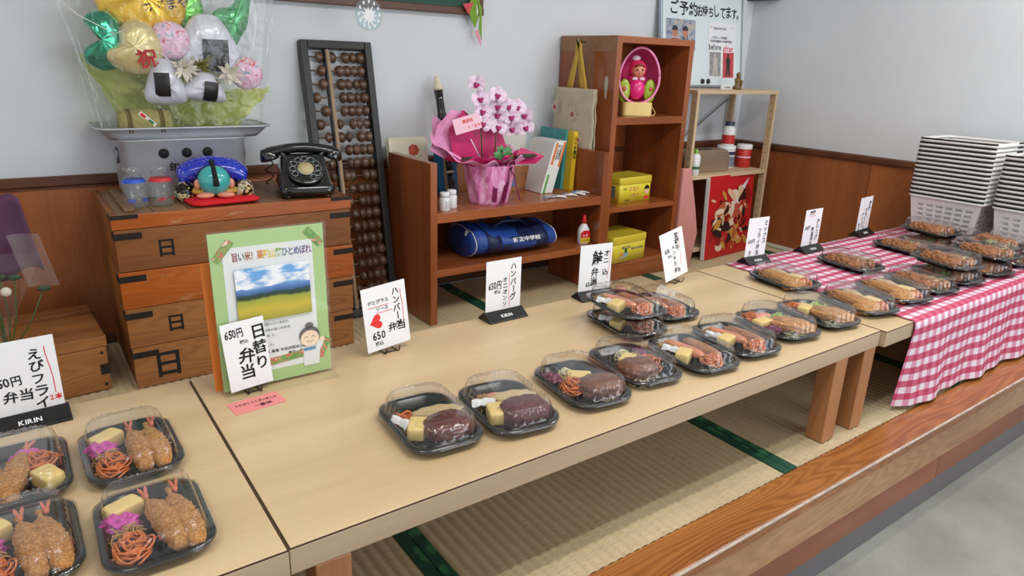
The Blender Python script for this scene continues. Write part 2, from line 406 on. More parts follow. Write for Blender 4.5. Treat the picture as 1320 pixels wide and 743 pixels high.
def cloth():
    x0, x1 = 2.232, 3.795
    path = []                       # (y, z, v)
    ys = [1.655, 1.650, 1.640]+[1.64-0.7*i/14 for i in range(1, 15)]+[0.915, 0.9035, 0.900]
    zs = [0.20, 0.27, 0.3222]+[0.3222]*14+[0.3222, 0.316, 0.300]
    for i in range(1, 15): ys.append(0.900-0.012*i/14); zs.append(0.300-0.285*i/14)
    v = 0; vv = []; ff = []; uv = []
    n = 120; cum = [0]
    for k in range(1, len(ys)): cum.append(cum[-1]+math.hypot(ys[k]-ys[k-1], zs[k]-zs[k-1]))
    for j, (y, z) in enumerate(zip(ys, zs)):
        drop = max(0, (0.31-z)/0.31) if y < 0.91 else 0
        for i in range(n+1):
            u = i/n; x = x0+(x1-x0)*u
            yy = y - drop*(0.010*sin(x*16+1)+0.006*sin(x*37)+0.045*u*0.8) ; xx = x; zz = z
            if drop > 0 and u < 0.045:          # the corner falls back in a fold
                q = (0.045-u)/0.045
                yy += drop*q*0.034; xx += 0.004*drop*q
            if y > 0.91 and z > 0.3: zz += 0.0008*noise.noise(V((x*9, y*9, 0)))+0.0008
            vv.append((xx, yy, zz)); uv.append((u*(x1-x0)+0.012, cum[j]))
    for j in range(len(ys)-1):
        for i in range(n): ff.append((j*(n+1)+i, (j+1)*(n+1)+i, (j+1)*(n+1)+i+1, j*(n+1)+i+1))
    m = MB().add(vv, ff, True); me = m.mesh('tablecloth', M_ging)
    ul = me.uv_layers.new(name='UVMap')
    for l in me.loops: ul.data[l.index].uv = uv[l.vertex_index]
    return put('tablecloth', me)
tag(cloth(), 'red and white gingham cloth draped over the right table', 'tablecloth')

# ================================================================ shelving
def board(p, name, a, b, m, bev=0.0015): return MB().box(a, b).build(name, m, p, bevel=bev)
t = thing('low_bookshelf', 'reddish brown two-tier open shelf holding the orchid and the blue bag', 'shelf', (1.31, 2.363, 0))
board(t, 'side_panel', (0, 0, 0), (0.031, 0.37, 0.671), M_shelfv); board(t, 'side_panel', (0.911, 0, 0), (0.941, 0.37, 0.671), M_shelfv)
board(t, 'shelf_board', (0.031, 0.001, 0.430), (0.911, 0.37, 0.469), M_shelf); board(t, 'shelf_board', (0.031, 0.001, 0.203), (0.911, 0.37, 0.233), M_shelf)
board(t, 'back_rail', (0.031, 0.352, 0.20), (0.911, 0.369, 0.42), M_shelf)
t = thing('tall_bookcase', 'tall reddish brown cabinet of three cubbyholes with the toy in the top one', 'bookcase', (2.318, 2.434, 0))
board(t, 'side_panel', (0, 0, 0), (0.032, 0.406, 1.185), M_shelfv); board(t, 'side_panel', (0.49, 0, 0), (0.522, 0.406, 1.185), M_shelfv)
board(t, 'top_panel', (0.032, 0, 1.155), (0.49, 0.406, 1.185), M_shelf)
for z0, z1 in ((0.785, 0.820), (0.360, 0.384), (0.075, 0.099)): board(t, 'shelf_board', (0.032, 0.002, z0), (0.49, 0.40, z1), M_shelf)
board(t, 'back_panel', (0.032, 0.396, 0.0), (0.49, 0.406, 1.155), M_shelfv); board(t, 'plinth', (0.032, 0.006, 0), (0.49, 0.022, 0.075), M_shelf)
o = MB().box((-0.0008, 0.0, 1.115), (0, 0.406, 1.185)).build('tape_mark', mat('old_tape_residue', S(150, 110, 80), 0.6, var=0.15, vs_=30), t)
MB().box((-0.0010, 0.15, 0.75), (0, 0.245, 1.115)).build('tape_mark', MATS['old_tape_residue'], t)
o = MB().add([(-0.0012, 0.055+0.012*cos(a)*(1+.3*sin(3*a)), 0.955+0.055*sin(a)) for a in [2*pi*i/14 for i in range(14)]], [tuple(range(13, -1, -1))]).build('chipped_patch', mat('chipped_grey', S(186, 180, 172), 0.7), t)

t = thing('pine_rack', 'light pine ladder rack with drilled posts in the corner', 'rack', (2.985, 2.50, 0))
W2, D2, H2 = 0.705, 0.33, 0.945
for (x, y) in ((0, 0), (W2-.02, 0), (0, D2-.04), (W2-.02, D2-.04)):
    p = board(t, 'post', (x, y, 0), (x+.02, y+.04, H2-.02), M_pine)
    hb = MB()
    for k in range(18):
        for sx_ in (-0.0003, 0.0203):
            hb.lathe([(0.0036, 0), (0.0036, 0.0002)], 8, TR((x+sx_-.0001, y+.02, 0.06+k*0.048), (0, pi/2, 0)))
    stuff(hb.build('peg_hole', M_iron, p))
board(t, 'top_board', (-0.004, -0.002, H2-.02), (W2+.004, D2, H2), M_pineh)
for z in (0.49, 0.07): board(t, 'shelf_board', (0.02, 0, z-0.022), (W2-.02, D2, z), M_pineh)
MB().tube([(0.03, D2-.005, 0.50), (W2-.03, D2-.005, 0.88)], 0.004, 6).build('brace_rod', M_steel, t)

# stacked crates of a vaulting box
CR = [(0.531, 0.575, M_crA, 0.004), (0.397, 0.529, M_crB, 0.0), (0.276, 0.395, M_crA, 0.004), (0.143, 0.274, M_crC, 0.0), (0.0, 0.141, M_crC, -0.003)]
crl = ['worn orange wooden crate lid, topmost of the crate stack, under the telephone', 'brown wooden crate marked in black, second from the top of the stack',
       'scuffed orange wooden crate in the middle of the crate stack', 'tan wooden crate marked in black, fourth from the top of the stack',
       'tan wooden crate with large black mark, bottom of the stack on the mats']
for k, (z0, z1, m, ex) in enumerate(CR):
    t = thing('wooden_crate', crl[k], 'crate', (0.213-ex, 2.350-ex, z0), 0, 'crates of the vaulting box')
    w_, d_, h_ = 0.756+2*ex, 0.488+ex, z1-z0
    board(t, 'front_board', (0, 0, 0), (w_, 0.018, h_), m, 0.002); board(t, 'back_board', (0, d_-.018, 0), (w_, d_, h_), m, 0.002)
    board(t, 'side_board', (0.001, 0.018, 0), (0.019, d_-.018, h_), M_crB, 0.002); board(t, 'side_board', (w_-.019, 0.018, 0), (w_-.001, d_-.018, h_), M_crB, 0.002)
    if k == 0:
        nn = 7
        for j in range(nn):
            a = 0.019+(w_-.038)*j/nn
            board(t, 'plank', (a+.001, 0.018, h_-.016), (a+(w_-.038)/nn-.001, d_-.018, h_-.001-(.0015 if j % 2 else 0)), M_crT, 0.002)
        board(t, 'batten', (0.045, 0.05, h_), (0.075, d_-.06, h_+.012), M_crT, 0.002)
    for sx_ in (0, 1):
        for zz in ((0.0,) if k in (1,) else (h_*0.74,)):
            a = -0.0018 if sx_ == 0 else w_-.075
            MB().box((a, -0.0022, zz if k != 1 else h_-.03+zz*0), (a+0.077, 0.0, (zz if k != 1 else h_-.03)+min(.020, h_*.3))).build('corner_strap', M_iron, t, bevel=0.001)
            MB().box((-0.0022, -0.0018, zz if k != 1 else h_-.03), (0.0, 0.05, (zz if k != 1 else h_-.03)+min(.020, h_*.3)), TR((0, 0, 0)) if sx_ == 0 else TR((w_+.0022, 0, 0))).build('corner_strap', M_iron, t, bevel=0.0005)
            if k == 1: break
    if k in (1, 3, 4):
        for cx_ in ((0.14, 0.60) if k != 4 else (0.10, 0.40)):
            b = MB(); sz = 0.062 if k != 4 else 0.098; T = TR((cx_, -0.0006, h_/2)) @ UP
            glyph(b, '日', -sz/2, -sz*0.38, sz, 1)
            b.v = [tuple(T @ V((p[0], p[1], 0.0003))) for p in b.v]
            b.build('painted_mark', M_ink, t)
t = thing('wooden_box', 'small plain wooden box on the mats at far left', 'box', (-0.30, 2.372, 0), R(3.5))
board(t, 'body', (0, 0, 0), (0.45, 0.31, 0.150), M_crC, 0.003); board(t, 'lid', (-0.004, -0.004, 0.151), (0.454, 0.24, 0.186), M_crC, 0.003)
board(t, 'lid_plank', (-0.002, 0.242, 0.151), (0.452, 0.312, 0.200), M_crB, 0.003)
for zz in (0.02, 0.13): MB().lathe([(0.005, 0), (0.005, 0.001)], 10, TR((0.435, -0.0005, zz), (pi/2, 0, 0))).build('nail_head', M_iron, t)
MB().box((0.425, -0.0012, 0.055), (0.4505, 0, 0.09)).build('corner_strap', M_iron, t)
# ================================================================ on the wall
M_greenb = mat('chalkboard_green', S(18, 72, 56), 0.6, var=0.1, vs_=6)
t = thing('chalkboard', 'green chalkboard in a brown wooden frame, cut off by the top of the picture', 'chalkboard', (0.86, 2.82, 1.248))
MB().box((0, 0.004, 0.03), (0.95, 0.028, 0.62)).build('writing_surface', M_greenb, t)
MB().box((-0.03, -0.004, 0), (0.98, 0.028, 0.03)).build('frame_rail', M_rail, t, bevel=0.003)
MB().box((-0.03, 0, 0.62), (0.98, 0.028, 0.65)).build('frame_rail', M_rail, t, bevel=0.003)
for a in (-0.03, 0.95): MB().box((a, 0, 0.0305), (a+0.03, 0.028, 0.6195)).build('frame_stile', M_rail, t, bevel=0.003)
# folded paper tulip on the board's corner
t = thing('paper_tulip', 'green and red folded paper tulip hanging from the corner of the chalkboard', 'paper flower', (1.79, 2.806, 1.25), 0)
M_pgr = mat('green_paper', S(118, 156, 44), 0.7); M_ppk = mat('red_paper', S(206, 74, 84), 0.7)
def tri(pts, z0, z1, nm, m): MB().prism(pts, z0, z1, UP).build(nm, m, t)
tri([(-0.012, 0.09), (0.018, 0.085), (0.012, -0.01), (-0.004, -0.055), (-0.03, -0.015), (-0.046, 0.03)], 0.002, 0.004, 'stem_fold', M_pgr)
tri([(0.0, 0.045), (0.002, -0.005), (0.008, 0.012)], 0.0045, 0.0055, 'paper_window', M_card)
tri([(0.003, 0.06), (0.027, 0.03), (0.028, -0.105), (0.012, -0.06), (0.016, 0.0)], 0.006, 0.008, 'leaf', M_pgr)
tri([(0.012, -0.062), (0.028, -0.108), (0.029, -0.135), (-0.006, -0.07)], 0.0, 0.0018, 'leaf_tip', mat('pink_paper', S(226, 150, 170), 0.7))
tri([(-0.075, 0.04), (-0.02, 0.05), (-0.045, -0.002)], 0.009, 0.011, 'petal', M_ppk)
# clear hanging disc with white splash pattern
t = thing('clear_disc', 'round clear disc with a white star pattern hanging below the chalkboard', 'ornament', (1.180, 2.60, 1.208), R(8))
pts = [(0.058*cos(2*pi*i/40), 0.058*sin(2*pi*i/40)) for i in range(40)]
MB().prism(pts, -0.002, 0.002, UP).build('disc', clear('blue_clear', (0.86, 0.94, 0.97, 1), 1.0, 0.05, 0.05), t)
MB().tube([(0.0575*cos(2*pi*i/40), -0.0, 0.0575*sin(2*pi*i/40)) for i in range(41)], 0.0018, 6).build('rim', M_clear, t)
rnd = random.Random(3); b = MB()
st = []
for i in range(22):
    a = 2*pi*i/22; q = (0.038 if i % 2 == 0 else 0.019)*(0.85+0.3*rnd.random()); st.append((q*cos(a), q*sin(a)-0.004))
b.prism(st, 0.0022, 0.0032, UP); b.build('star_print', M_card, t); b = MB()
for i in range(12):
    a = 2*pi*i/12; b.prism([(0.045*cos(a)+0.0045*cos(c), 0.045*sin(a)+0.0065*sin(c)) for c in [k*pi/4 for k in range(8)]], 0.0022, 0.003, UP)
stuff(b.build('dot_print', M_card, t))
MB().tube([(0, 0, 0.0565), (0.0, 0.10, 0.16), (0.0, 0.22, 0.45)], 0.0006, 5).build('hanging_thread', M_white, t)
# whiteboard leaning on the rack
t = thing('whiteboard', 'white magnetic board with handwriting and pinned flyers standing on the pine rack', 'whiteboard', (2.985, 2.757, 0.948))
t.rotation_euler = (-R(7.5), 0, 0)
MB().box((0, 0, 0), (0.68, 0.012, 0.62)).build('board_surface', mat('whiteboard_white', S(222, 234, 238), 0.25), t)
for a, b_ in (((-0.012, -0.004, -0.0), (0.692, 0.016, 0.014)), ((-0.012, -0.004, 0.0145), (0.002, 0.016, 0.62)), ((0.678, -0.004, 0.0145), (0.692, 0.016, 0.62))):
    MB().box(a, b_).build('frame', mat('frame_alu', S(168, 180, 190), 0.35, 0.7), t, bevel=0.003)
T = TR((0, -0.0006, 0)) @ UP
def tx(parent, nm, m, *calls, T=T, z=0.0):
    b = MB()
    for c in calls: write(b, *c[0:4], **(c[4] if len(c) > 4 else {}))
    b.v = [tuple(T @ V((p[0], p[1], p[2]+z))) for p in b.v]
    return b.build(nm, m, parent)
tx(t, 'lettering', M_ink, ('ご予約', 0.055, 0.395, 0.075, dict(jit=0.1)), ('お待ちしてます。', 0.28, 0.395, 0.068, dict(jit=0.12, sx=0.8, gap=-0.004)))
def sheet(parent, nm, x0, y0, x1, y1, m, z=0.0004, T=T): return MB().box((x0, y0, z), (x1, y1, z+0.0006), T).build(nm, m, parent)
def photo(name, stops, scale=(14, 14, 14), rough=0.5):
    m, nt, bs = base(name)
    nt.links.new(ramp(nt, nz(nt, coords(nt, scale), 1.0, 3, 0.6, 1.0), stops), bs.inputs['Base Color']); bs.inputs['Roughness'].default_value = rough; return m
sheet(t, 'flyer', 0.03, 0.20, 0.27, 0.365, photo('flyer_photo', [(0.3, S(70, 80, 90)), (0.5, S(160, 170, 190)), (0.7, S(214, 180, 140))], (26, 26, 26)))
p = sheet(t, 'flyer', 0.385, 0.055, 0.63, 0.365, M_card)
M_skin = mat('printed_skin', S(190, 130, 104), 0.6); M_dk = mat('printed_dark', S(46, 44, 50), 0.6)
for px_, c_ in ((0.10, S(150, 60, 60)), (0.185, S(90, 110, 130))):
    b = MB(); b.prism([(px_+0.022*cos(a), 0.295+0.028*sin(a)) for a in [k*pi/6 for k in range(12)]], 0.0012, 0.0016, T); b.build('printed_face', M_skin, t)
    b = MB(); b.prism([(px_+0.024*cos(a), 0.305+0.026*sin(a)) for a in [k*pi/6 for k in range(7)]], 0.0017, 0.002, T); b.build('printed_hair', M_dk, t)
    b = MB(); b.prism([(px_-0.04, 0.21), (px_+0.04, 0.21), (px_+0.028, 0.262), (px_-0.028, 0.262)], 0.0012, 0.0016, T); b.build('printed_shirt', mat('shirt%d' % int(px_*1000), c_, 0.6), t)
tx(t, 'lettering', M_ink, ('before', 0.388, 0.212, 0.046, dict(bold=1, sx=0.78)), z=0.0014)
tx(t, 'red_lettering', M_red, ('after', 0.515, 0.205, 0.050, dict(bold=1, sx=0.85)), z=0.0014)
tx(t, 'small_lettering', M_ink, ('限定の新鮮お弁当', 0.43, 0.325, 0.014, dict(bold=1)), ('ご予約カレー弁当開店', 0.41, 0.275, 0.014, dict(bold=1)), ('市志波姫農園のお米産地直送', 0.40, 0.255, 0.015, dict(bold=1)), z=0.0014)
tx(t, 'orange_lettering', mat('orange_ink', S(226, 150, 70), 0.7), ('*', 0.40, 0.315, 0.04), ('*', 0.59, 0.315, 0.04), z=0.0014)
p1 = sheet(t, 'photo_print', 0.395, 0.065, 0.495, 0.20, mat('print_grey', S(150, 150, 152), 0.6, var=0.25, vs_=30), 0.0012)
p2_ = sheet(t, 'photo_print', 0.515, 0.058, 0.615, 0.20, mat('print_red', S(200, 74, 84), 0.6), 0.0012)
for px_, ms in ((0.445, mat('print_light', S(196, 186, 178), 0.6)), (0.562, M_dk)):
    b = MB(); b.prism([(px_-.022, .065), (px_-.006, .068), (px_, .11), (px_+.008, .068), (px_+.022, .065), (px_+.018, .12), (px_+.022, .16), (px_+.006, .172), (px_-.008, .172), (px_-.02, .158), (px_-.014, .12)], 0.002, 0.0024, T)
    b.prism([(px_+0.009*cos(a), 0.182+0.011*sin(a)) for a in [k*pi/5 for k in range(10)]], 0.002, 0.0024, T); b.build('printed_figure', ms, t)
for k, x in enumerate((0.335, 0.385)):
    o = MB().lathe([(0.014, 0), (0.014, 0.006), (0.012, 0.008)], 16, TR((x, -0.0008, 0.035), (pi/2, 0, 0))).build('round_magnet', M_black)
    o.parent = t; bpy.context.view_layer.update(); mw = t.matrix_world.copy(); o.parent = None; o.matrix_world = mw
    tag(o, 'round black magnet on the whiteboard, %s of the two' % ('left' if k == 0 else 'right'), 'magnet')
t = thing('carved_figurine', 'small gold and brown figurine standing in front of the whiteboard', 'figurine', (3.46, 2.62, 0.945))
MB().lathe([(0.022, 0), (0.024, 0.012), (0.014, 0.02), (0.016, 0.04), (0.02, 0.055), (0.01, 0.066)], 14).build('body', mat('gold_brown', S(120, 92, 50), 0.4, var=0.4, vs_=60), t)
MB().ell((0, 0, 0.08), (0.013, 0.013, 0.016), 12, 8).build('head', MATS['gold_brown'], t)
MB().box((0.018, -.01, 0.0), (0.03, 0.004, 0.055), TR((0, 0, 0), (0, R(8), 0))).build('staff', MATS['gold_brown'], t, bevel=0.002)
t = thing('place_card', 'tiny white lettered card on the rack top beside the figurine', 'card', (3.30, 2.60, 0.945))
MB().box((0, 0, 0), (0.09, 0.012, 0.024)).build('card', M_card, t, bevel=0.001)
tx(t, 'lettering', M_ink, ('ご予約限定', 0.006, 0.006, 0.014, dict(bold=1)), T=TR((0, -0.0004, 0)) @ UP)
# small dark fixture high on the right wall
t = thing('wall_speaker', 'dark fixture on the right wall cut off by the top edge', 'wall fixture', (3.80, 2.78, 1.449))
MB().box((-0.05, -0.12, 0.0), (0.015, 0.12, 0.16)).build('housing', M_black, t, bevel=0.006)
MB().box((-0.053, -0.10, 0.02), (-0.0505, 0.10, 0.14)).build('grille', mat('dark_grille', S(48, 48, 50), 0.6), t)

# ================================================================ abacus leaning on the wall
t = thing('abacus', 'giant black framed wooden abacus standing on end against the wall', 'abacus', (0.984, 2.60, 0.004))
ang = math.atan2(0.215, 1.10); t.rotation_euler = (-ang, 0, 0)
Wa, La, Da = 0.300, 1.13, 0.045
M_af = mat('abacus_black', S(30, 29, 30), 0.4, var=0.2, vs_=30); M_bead = wood('bead_wood', S(66, 46, 34), S(112, 82, 62), 0, 0.35, 3.0, coat=0.3)
M_rod = mat('bamboo_rod', S(110, 84, 64), 0.5)
MB().box((0, 0, 0), (0.030, Da, La)).build('frame_side', M_af, t, bevel=0.003); MB().box((Wa-.030, 0, 0), (Wa, Da, La)).build('frame_side', M_af, t, bevel=0.003)
MB().box((0.0305, 0, 0), (Wa-.0305, Da, 0.032)).build('frame_end', M_af, t, bevel=0.003); MB().box((0.0305, 0, La-.032), (Wa-.0305, Da, La)).build('frame_end', M_af, t, bevel=0.003)
bb = MB().box((0.099, 0.010, 0.0325), (0.104, Da-.006, La-.0325)).build('beam_core', M_af, t)
MB().box((0.1042, 0.008, 0.0325), (0.118, Da-.008, La-.0325)).build('beam', wood('beam_wood', S(132, 106, 76), S(178, 148, 112), 2, 0.5), t, bevel=0.001)
for z in (0.40, 0.66): MB().box((0.1035, 0.0055, z), (0.119, Da-.006, z+0.035)).build('beam_band', M_iron, t, bevel=0.001)
bead = MB().lathe([(0.005, -0.0155), (0.009, -0.0145), (0.0225, -0.002), (0.0225, 0.002), (0.009, 0.0145), (0.005, 0.0155)], 18).mesh('bead', M_bead)
rodm = MB().lathe([(0.003, 0), (0.003, Wa-.061)], 8).mesh('rod', M_rod)
rnd = random.Random(5); nr = 20
for k in range(nr):
    z = La-0.032-0.030-k*(La-.124)/(nr-1)
    put('rod', rodm, t, TR((0.0305, 0.024, z), (0, pi/2, 0)))
    xs = [0.048 if rnd.random() < 0.4 else 0.081]
    ks = sorted(rnd.sample(range(5), 4)) if rnd.random() < 0.75 else [1, 2, 3, 4]
    x = Wa-.030-.0165; n_up = rnd.choice([0, 0, 0, 0, 1, 1, 2])
    for j in range(4-n_up): xs.append(x-0.0315*j)
    for j in range(n_up): xs.append(0.118+0.0165+0.0315*j)
    for x in xs: put('bead', bead, t, TR((x+rnd.uniform(-.001, .001), 0.024, z), (rnd.uniform(0, 6), pi/2, 0)))

# ================================================================ on the crates
ZS = 0.575
t = thing('metal_box', 'aluminium box with three round holes standing on the crates under the tray', 'metal box', (0.49, 2.715, ZS))
MB().rings([[(x, y, z) for x, y in rr(w_, d_, 0.03)] for w_, d_, z in ((0.385, 0.225, 0), (0.392, 0.232, 0.006), (0.402, 0.24, 0.190), (0.41, 0.248, 0.193))]).build('body', M_alu, t)
for k, x in enumerate((-0.0775, -0.005, 0.062)):
    MB().lathe([(0.0165, 0), (0.0165, 0.0012)], 24, TR((x+0.005, -0.1195, 0.148), (pi/2, 0, 0))).build('round_hole', M_ink, t)
tx(t, 'lettering', M_ink, ('年', -0.062, 0.086, 0.036, dict(bold=1)), T=TR((0, -0.1205, 0)) @ UP)
for s_ in (-1, 1):
    MB().tube([(s_*0.201+s_*0.004, 0.012*cos(a)*1.2-0.05, 0.14+0.024*sin(a)) for a in [2*pi*i/20 for i in range(21)]], 0.004, 8).build('ring_handle', M_steel, t)
t = thing('oven_tray', 'shallow aluminium tray with flared rim laid on top of the metal box', 'tray', (0.505, 2.712, 0.770))
prof = [(0.470, 0.205, 0.0, 0.03), (0.500, 0.22, 0.012, 0.035), (0.545, 0.250, 0.036, 0.04), (0.552, 0.258, 0.038, 0.04), (0.554, 0.260, 0.034, 0.04)]
MB().rings([[(x, y, z) for x, y in rr(a, b, r)] for a, b, z, r in prof[::-1]]+[[(x, y, z+.0015) for x, y in rr(a-.004, b-.004, r)] for a, b, z, r in [(0.47, .205, 0, .03)]], False, True).build('pan', M_alu, t, solid=0.0015)
MB().tube([(x, y, 0.037) for x, y in rr(0.554, 0.260, 0.04)+[rr(0.554, 0.260, 0.04)[0]]], 0.004, 6).build('rolled_rim', M_alu, t)

def bottle(x, y, m, lab, k):
    t = thing('milk_bottle', lab, 'bottle', (x, y, ZS), 0.3*k)
    MB().lathe([(0.026, 0.0), (0.033, 0.001), (0.036, 0.006), (0.0365, 0.06), (0.035, 0.078), (0.024, 0.098), (0.0225, 0.110), (0.027, 0.114), (0.027, 0.125), (0.024, 0.127)], 24, cap1=False).build('glass_body', M_glass, t)
    MB().lathe([(0.029, 0.003), (0.0325, 0.008), (0.033, 0.058)], 20).build('glass_core', clear('core%d' % k, (0.96, 0.97, 0.98, 1), 0.3, 0.03, 0.03), t)
    MB().lathe([(0.0352, 0.0795), (0.0342, 0.082), (0.0300, 0.0885), (0.0292, 0.0900)], 24, cap0=False, cap1=False).build('printed_band', m, t)
    b = MB()
    for a0 in (-2.3, -1.1):
        for j in range(5):
            a = a0+j*0.12; b.add([(0.0372*cos(a+d), 0.0372*sin(a+d), z) for d, z in ((0, .020), (.08, .020), (.08, .030), (0, .030))], [(0, 1, 2, 3)])
    b.build('printed_word', m, t)
bottle(0.300, 2.470, mat('blue_print', S(40, 84, 200), 0.4), 'glass milk bottle with a blue band, at the left end of the crates', 0)
bottle(0.376, 2.468, mat('red_print', S(206, 36, 50), 0.4), 'glass milk bottle with a red band, next to the red cushion', 1)
# cushion and bowing doll
b = MB(); b.rings([[(x, y, z+0.004*noise.noise(V((x*12, y*12, 1)))) for x, y in rr(w_, d_, 0.03)] for w_, d_, z in ((0.19, 0.20, 0.0), (0.222, 0.238, 0.006), (0.226, 0.242, 0.013), (0.205, 0.22, 0.019), (0.10, 0.11, 0.0205))])
o = b.build('red_cushion', mat('red_felt', S(214, 16, 30), 0.8, bmp=0.2, bs_=300)); o.location = (0.548, 2.487, ZS); o.rotation_euler = (0, 0, R(4))
tag(o, 'flat red cushion under the bowing doll', 'cushion')
t = thing('bowing_doll', 'glossy bowing doll in a blue dotted robe with a round teal crown', 'doll', (0.542, 2.485, ZS+0.019), R(-10)); t.scale = (1.12, 1.1, 1.12)
M_blue = mat('blue_glaze', S(34, 52, 190), 0.2, coat=0.6); M_teal = mat('teal_glaze', S(64, 178, 178), 0.15, coat=0.8)
M_doll = mat('doll_skin', S(226, 148, 120), 0.3); M_pat = photo('robe_pattern', [(0.35, S(20, 16, 16)), (0.47, S(24, 20, 18)), (0.5, S(196, 160, 90)), (0.56, S(230, 220, 200)), (0.62, S(60, 120, 90))], (40, 40, 40), 0.25)
rs = []
for k in range(13):                                     # arched back of the robe: wide bow
    a = -1.25+2.5*k/12; x = 0.098*sin(a); zc = 0.040+0.044*cos(a)*1.1; ry = 0.052*(0.75+0.25*cos(a)); rz_ = 0.036*(0.7+0.3*cos(a))
    rs.append([(x+0.3*rz_*sin(c)*sin(a), 0.03+ry*cos(c), zc+rz_*sin(c)-0.012) for c in [2*pi*i/14 for i in range(14)]])
MB().rings(rs).build('robe', M_blue, t)
b = MB(); rnd = random.Random(9)
for i in range(70):
    a = rnd.uniform(-1.1, 1.1); c = rnd.uniform(1.6, 3.6); x = 0.098*sin(a); zc = 0.040+0.044*cos(a)*1.1; ry = 0.0532*(0.75+0.25*cos(a)); rz_ = 0.0372*(0.7+0.3*cos(a))
    b.ell((x+0.3*rz_*sin(c)*sin(a), 0.03+ry*cos(c), zc+rz_*sin(c)-0.012), (0.0011, 0.0011, 0.0011), 5, 4)
stuff(b.build('robe_dots', M_card, t))
for s_ in (-1, 1):
    MB().ell((s_*0.074, 0.0, 0.034), (0.033, 0.052, 0.034), 16, 10, TR((0, 0, 0), (0, s_*0.3, 0))).build('sleeve', M_pat, t)
    MB().ell((s_*0.046, -0.052, 0.040), (0.010, 0.008, 0.015), 10, 8).build('ear', M_doll, t)
    MB().ell((s_*0.045, -0.064, 0.010), (0.026, 0.016, 0.009), 12, 8, TR((0, 0, 0), (0, 0, -s_*0.25))).build('hand', M_doll, t)
MB().ell((0, -0.015, 0.016), (0.078, 0.045, 0.017), 18, 8).build('robe_hem', mat('robe_gold', S(206, 160, 60), 0.3, var=0.35, vs_=60), t)
MB().ell((0, -0.050, 0.050), (0.0455, 0.040, 0.044), 22, 14).build('crown', M_teal, t)
MB().ell((0, -0.034, 0.048), (0.0500, 0.040, 0.046), 20, 12).build('hair_ring', M_ink, t)
MB().tube([(0, -0.015, 0.099), (0, -0.050, 0.0975), (0.001, -0.078, 0.083), (0.003, -0.0935, 0.058), (0.004, -0.093, 0.040)], [0.007, 0.006, 0.0065, 0.0075, 0.0085], 8).build('topknot', M_ink, t)
MB().ell((0, -0.012, 0.100), (0.008, 0.012, 0.007), 10, 8).build('topknot_knot', M_ink, t)

# rotary telephone
t = thing('rotary_telephone', 'black rotary telephone with a cream dial centre on the wooden crates', 'telephone', (0.845, 2.460, ZS+0.009), R(-12)); t.scale = (1.12, 1.1, 1.05)
M_bk = mat('bakelite', S(14, 18, 20), 0.12, coat=0.8)
rs = []
for z, w_, y0, y1 in ((0, 0.165, -0.085, 0.10), (0.012, 0.17, -0.090, 0.105), (0.030, 0.162, -0.086, 0.10), (0.036, 0.155, -0.080, 0.098), (0.075, 0.145, -0.052, 0.088), (0.110, 0.136, -0.022, 0.075), (0.122, 0.128, -0.010, 0.065), (0.126, 0.11, 0.0, 0.055)):
    rs.append([(x, (y0+y1)/2+y, z) for x, y in rr(w_, y1-y0, 0.022)])
MB().rings(rs).build('body', M_bk, t)
for x, y in ((-0.06, -0.07), (0.06, -0.07), (-0.06, 0.08), (0.06, 0.08)): MB().lathe([(0.010, -0.008), (0.012, 0.001)], 12, TR((x, y, 0))).build('foot', M_bk, t)
Td = TR((0.0, -0.052, 0.082), (R(48), 0, 0), (1.12, 1.12, 1.0))
MB().lathe([(0.050, -0.002), (0.052, 0.003), (0.048, 0.006), (0.040, 0.006)], 30, Td).build('dial_rim', M_bk, t)
b = MB(); nh = 10
b.lathe([(0.0230, 0.010), (0.0232, 0.0075), (0.0005, 0.0075)], 26, Td); dd = b.build('finger_wheel', mat('dial_metal', S(160, 165, 168), 0.25, 0.8), t)
for k in range(nh):
    a = R(-60+k*30); MB().tube([tuple(Td @ V((0.0345*cos(a)+0.0082*cos(c), 0.0345*sin(a)+0.0082*sin(c), 0.0085))) for c in [2*pi*i/12 for i in range(13)]], 0.0014, 5).build('finger_hole', MATS['dial_metal'], dd)
MB().tube([tuple(Td @ V((0.0445*cos(c), 0.0445*sin(c), 0.008))) for c in [2*pi*i/30 for i in range(31)]], 0.0012, 5).build('wheel_edge', M_clear, dd)
b = MB().lathe([(0.0215, 0.0104), (0.0215, 0.0114)], 24, Td).build('dial_label', mat('cream_label', S(196, 180, 136), 0.6, var=0.12, vs_=50), t)
for s_ in (-1, 1):
    for yy in (0.0, 0.05): MB().tube([(s_*0.056, yy+.005, 0.115), (s_*0.060, yy+.005, 0.128), (s_*0.066, yy+.005, 0.133)], [0.009, 0.007, 0.004], 8).build('cradle_prong', M_bk, t)
hs = []
for k in range(17):
    u = -1+2*k/16; x = u*0.108; z = 0.146-0.020*u*u; q = 0.0175+0.003*abs(u)**3
    hs.append([(x, 0.028+q*1.15*cos(c), z+q*sin(c)) for c in [2*pi*i/12 for i in range(12)]])
h = MB().rings(hs).build('handset', M_bk, t)
for s_ in (-1, 1):
    MB().lathe([(0.018, 0.012), (0.024, 0.0), (0.030, -0.018), (0.029, -0.026), (0.022, -0.028)], 20, TR((s_*0.104, 0.028, 0.132), (0, s_*R(18), 0))).build('ear_cup', M_bk, h)
cp = [(-0.10-0.012*cos(q*14), 0.03+0.012*sin(q*14)+0.04*q, 0.115-0.10*q) for q in [i/60 for i in range(61)]]
MB().tube(cp, 0.0022, 5).build('coiled_cord', M_ink, t)

